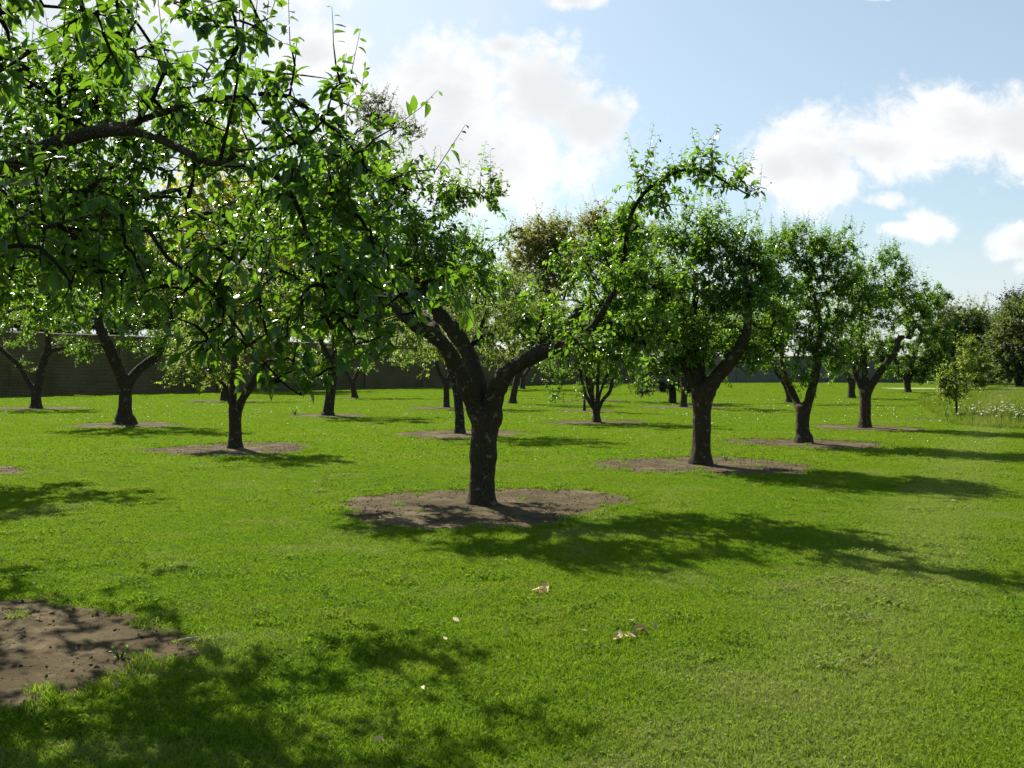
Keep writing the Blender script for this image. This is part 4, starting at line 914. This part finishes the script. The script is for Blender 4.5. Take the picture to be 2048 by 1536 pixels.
# meadow
q = np.stack([rg_.uniform(12, 72, 26000), rg_.uniform(23, 80, 26000)], 1); q = q[in_poly(q, MEADOW)]
q = q[np.abs(q[:, 0]) < .6*q[:, 1]+3]; q = q[~soil_mask(q, .1)]
S5 = [patch('meadow_tuft', .7, 170, .36, .010, M_meadow, 50+k, .55) for k in range(3)]
edge = np.array([np.min(np.hypot(*(MEADOW-a).T)) for a in q])
scatter('meadow_grass', 'long unmown meadow grass on the right behind the sapling', W_(q), np.clip(.45+edge*.12, .45, 1.15)*rg_.uniform(.7, 1.2, len(q)), S5, .08, 5, 'meadow grass')

# ------------------------------------------------------------------ daisies
M_petal = plain_mat('petals', (.82, .82, .80), .7, .2); M_disc = plain_mat('yellow_disc', (.65, .42, .03), .8, .2); M_stem = plain_mat('flower_stem', (.07, .13, .02), .7, .3)
def daisy_mesh(r, stem, petals=9, lean=(0, 0)):
    V = []; L = []; T_ = []; mi = []
    tx, ty = lean
    n0 = 0; sw = r*.12
    V += [[-sw, 0, 0], [sw, 0, 0], [sw+tx, ty, stem], [-sw+tx, ty, stem], [0, -sw, 0], [0, sw, 0], [tx, sw+ty, stem], [tx, ty-sw, stem]]
    L += [0, 1, 2, 3, 4, 5, 6, 7]; T_ += [4, 4]; mi += [2, 2]
    for k in range(petals):
        a = k/petals*2*math.pi; da = math.pi/petals*.92; n = len(V)
        for (rr, aa, z) in [(.25, a, .02), (.8, a-da, .03), (1.0, a, .0), (.8, a+da, .03)]:
            V.append([tx+math.cos(aa)*rr*r, ty+math.sin(aa)*rr*r, stem+z*r*2])
        L += [n, n+1, n+2, n+3]; T_.append(4); mi.append(0)
    n = len(V); V.append([tx, ty, stem+.22*r])
    for k in range(8): V.append([tx+math.cos(k*math.pi/4)*.34*r, ty+math.sin(k*math.pi/4)*.34*r, stem+.06*r])
    for k in range(8): L += [n, n+1+k, n+1+(k+1) % 8]; T_.append(3); mi.append(1)
    return mesh_np('daisy', V, L, T_, None, False, None, [M_petal, M_disc, M_stem], mi)
DM = [daisy_mesh(.0145, .040, 9, (.004*k-.004, .003)) for k in range(3)]
# clustered scatter over the lawn
cl = field(3, 60, 2.2, .5, 0); cl = cl[rg_.random(len(cl)) < .55]
pts = np.concatenate([c+rg_.normal(0, .55, (rg_.integers(1, 9) if c[1] < 17 else rg_.integers(4, 20), 2)) for c in cl])
pts = pts[(pts[:, 1] > 3.6) & ~soil_mask(pts, .06) & ~in_poly(pts, MEADOW) & (np.abs(pts[:, 0]) < .53*pts[:, 1])]
keep = rg_.random(len(pts)) < np.clip(.06+pts[:, 1]*.04, 0, 1); pts = pts[keep]
pts = pts[np.argsort(pts[:, 1])]
one = pts[:300]; rest = pts[300:]
for i, (x, y) in enumerate(one):
    o = bpy.data.objects.new('lawn_daisy', DM[i % 3]); col.objects.link(o); o.location = (x, y, 0); o.rotation_euler = (rg_.normal(.1, .4), rg_.normal(0, .4), rg_.uniform(0, 6.28))
    s = rg_.uniform(.7, 1.15); o.scale = (s, s, s); tag(o, 'tiny white daisy open in the short grass of the near lawn', 'daisy', 'daisies in the near lawn')
src = bpy.data.objects.new('daisy', daisy_mesh(.014, .045)); tmpl.objects.link(src)
scatter('lawn_daisies', 'white daisies speckling the farther lawn', W_(rest), rg_.uniform(1.2, 1.9, len(rest)), [src], .55, 6, 'daisies')
OM = [daisy_mesh(.029, .46, 12, (.03*k-.03, -.03)) for k in range(3)]
q = []
for (px, py, sx_, sy_, n) in [(1985, 822, 34, 8, 120), (2035, 824, 24, 9, 70), (1940, 812, 24, 5, 34), (2010, 806, 30, 4, 30), (1880, 798, 16, 3, 18), (1925, 797, 16, 2, 10), (2090, 826, 40, 10, 40)]:
    for _ in range(n):
        a, b = rg_.normal(px, sx_), rg_.normal(py, sy_)
        d = (EYE-.46)*F/max(b-HZ, 20); q.append([(a-1024)/F*d, d])
q = np.array(q); q = q[in_poly(q, MEADOW)][:290]
for i, (x, y) in enumerate(q):
    o = bpy.data.objects.new('oxeye_daisy', OM[i % 3]); col.objects.link(o); o.location = (x, y, 0); o.rotation_euler = (rg_.normal(.25, .2), rg_.normal(0, .2), rg_.uniform(0, 6.28))
    s = rg_.uniform(.8, 1.25); o.scale = (s, s, s); tag(o, 'tall white oxeye daisy flowering in the long meadow grass', 'oxeye daisy', 'oxeye daisies in the meadow')

# ------------------------------------------------------------------ small things
M_label = plain_mat('black_label', (.012, .012, .014), .35, .5); M_stake = plain_mat('label_stake', (.05, .05, .05), .5, .4)
lb = bpy.data.objects.new('plant_label', None); col.objects.link(lb); gl = ground(1921, 840); lb.location = tuple(gl); lb.rotation_euler = (0, 0, .15)
tag(lb, 'small black plant label on a stake at the foot of the sapling', 'plant label')
link('stake', boxes_mesh('stake', [(-.012, .012, 0, .012, -.02, .16)], M_stake), lb)
pl = link('plate', boxes_mesh('plate', [(-.085, .085, -.008, 0, -.06, .06)], M_label), lb); pl.location = (0, -.012, .19); pl.rotation_euler = (-.6, .12, 0)
M_dry = leaf_mat('dry_leaf', (.30, .20, .08), (.62, .50, .27), (.45, .34, .14), .2, .7)
def dry_leaf(x, y, s, seed, label, group=None):
    rg = np.random.default_rng(seed); lv = Leaves(); a = rg.uniform(0, 6.28)
    V, Fs = TEMPL[0]; V = V.copy(); V = V[:-4]; Fs = Fs[:-1]
    V[:, 2] = V[:, 2]*rg.uniform(-1.5, 1.5)+np.abs(V[:, 1])*rg.uniform(.2, 1.6); V[:, 0] -= .5
    me = mesh_np('dry_leaf', V*s, [i for f in Fs for i in f], [len(f) for f in Fs], M_dry, True, np.full(len(V), rg.uniform(.1, 1)))
    o = link('dry_leaf', me, loc=(x, y, .032+rg.uniform(0, .012))); o.rotation_euler = (rg.normal(0, .45), rg.normal(0, .45), a)
    tag(o, label, 'dry leaf', group); return o
k = 0
for (px, py, n, sp, lab, grp) in [(1083, 1189, 10, .055, 'curled dry brown leaf in the small heap before the middle tree', 'dry leaves in the heap near the middle tree'),
                                  (1262, 1273, 13, .075, 'pale dry leaf in the loose scatter on open sunny grass', 'dry leaves in the loose scatter')]:
    g0 = ground(px, py)
    for j in range(n):
        k += 1; dry_leaf(g0[0]+rg_.normal(0, sp), g0[1]+rg_.normal(0, sp*1.1), rg_.uniform(.045, .075), 900+k, lab, grp)
for (px, py, s, lab) in [(912, 1252, .075, 'single pale curled leaf lying on the grass below the middle tree'), (228, 1392, .06, 'yellowed leaf lying in shade on the lower left grass'),
                         (1170, 1272, .045, 'small cream leaf fragment beside the loose leaf scatter'), (1232, 1292, .055, 'brown leaf lying just below the loose leaf scatter'),
                         (890, 1292, .05, 'tiny rusty leaf below the single pale curled leaf'), (998, 1330, .045, 'little tan leaf out in the sunny front grass'), (845, 1392, .05, 'tan leaf at the edge of the big front shadow'),
                         (756, 1500, .07, 'grey withered leaf in the dark shadow at the bottom')]:
    k += 1; g0 = ground(px, py); dry_leaf(g0[0], g0[1], s*.8, 900+k, lab)
M_stick = plain_mat('pale_stick', (.55, .47, .33), .8, .2, (.40, .32, .2), 30)
st = Tubes(); g0 = ground(375, 1291); st.add([[-.045, -.02, .03], [0, 0, .036], [.05, .03, .034]], [.007, .008, .006], 7)
tag(link('stick', st.mesh('stick', M_stick), loc=g0), 'short pale stick at the edge of the near bare soil', 'stick')
def weed(label, px, py, h, n, seed, wid=.02):
    rg = np.random.default_rng(seed); g0 = ground(px, py); root = bpy.data.objects.new('weed', None); col.objects.link(root); root.location = tuple(g0); tag(root, label, 'weed')
    st = Tubes(); lv = Leaves()
    for j in range(n):
        a = rg.uniform(0, 6.28); e = np.array([math.cos(a), math.sin(a), 0])*h*rg.uniform(.2, .6)+np.array([0, 0, h*rg.uniform(.6, 1)])
        pts = np.array([[0, 0, 0], e*.5+[0, 0, .1*h], e]); st.add(pts, [.004, .003, .002], 4)
        for s in np.linspace(.2, 1, 6): lv.add((e*s)[None], unit(rg.normal(0, 1, (1, 3))+[[0, 0, .5]]), np.array([h*.22]), np.array([rg.uniform(.2, .8)]))
    link('stem', st.mesh('stem', M_stem), root); link('leaves', lv.mesh('leaves', M_leaf_far, 1, rg, (0, 0, 0)), root)
weed('wispy weed growing in the bare soil left of the straight-trunked tree', 590, 831, .34, 14, 5)
weed('pale young weed at the soil rim under the tree with one thick right limb', 1452, 922, .16, 8, 6)
weed('low leafy weed in the bare soil at the lower left', 237, 1325, .09, 7, 7)
weed('leafy weed at the foot of the sapling in its soil patch', 1895, 838, .3, 12, 8)
bpy.context.view_layer.update()
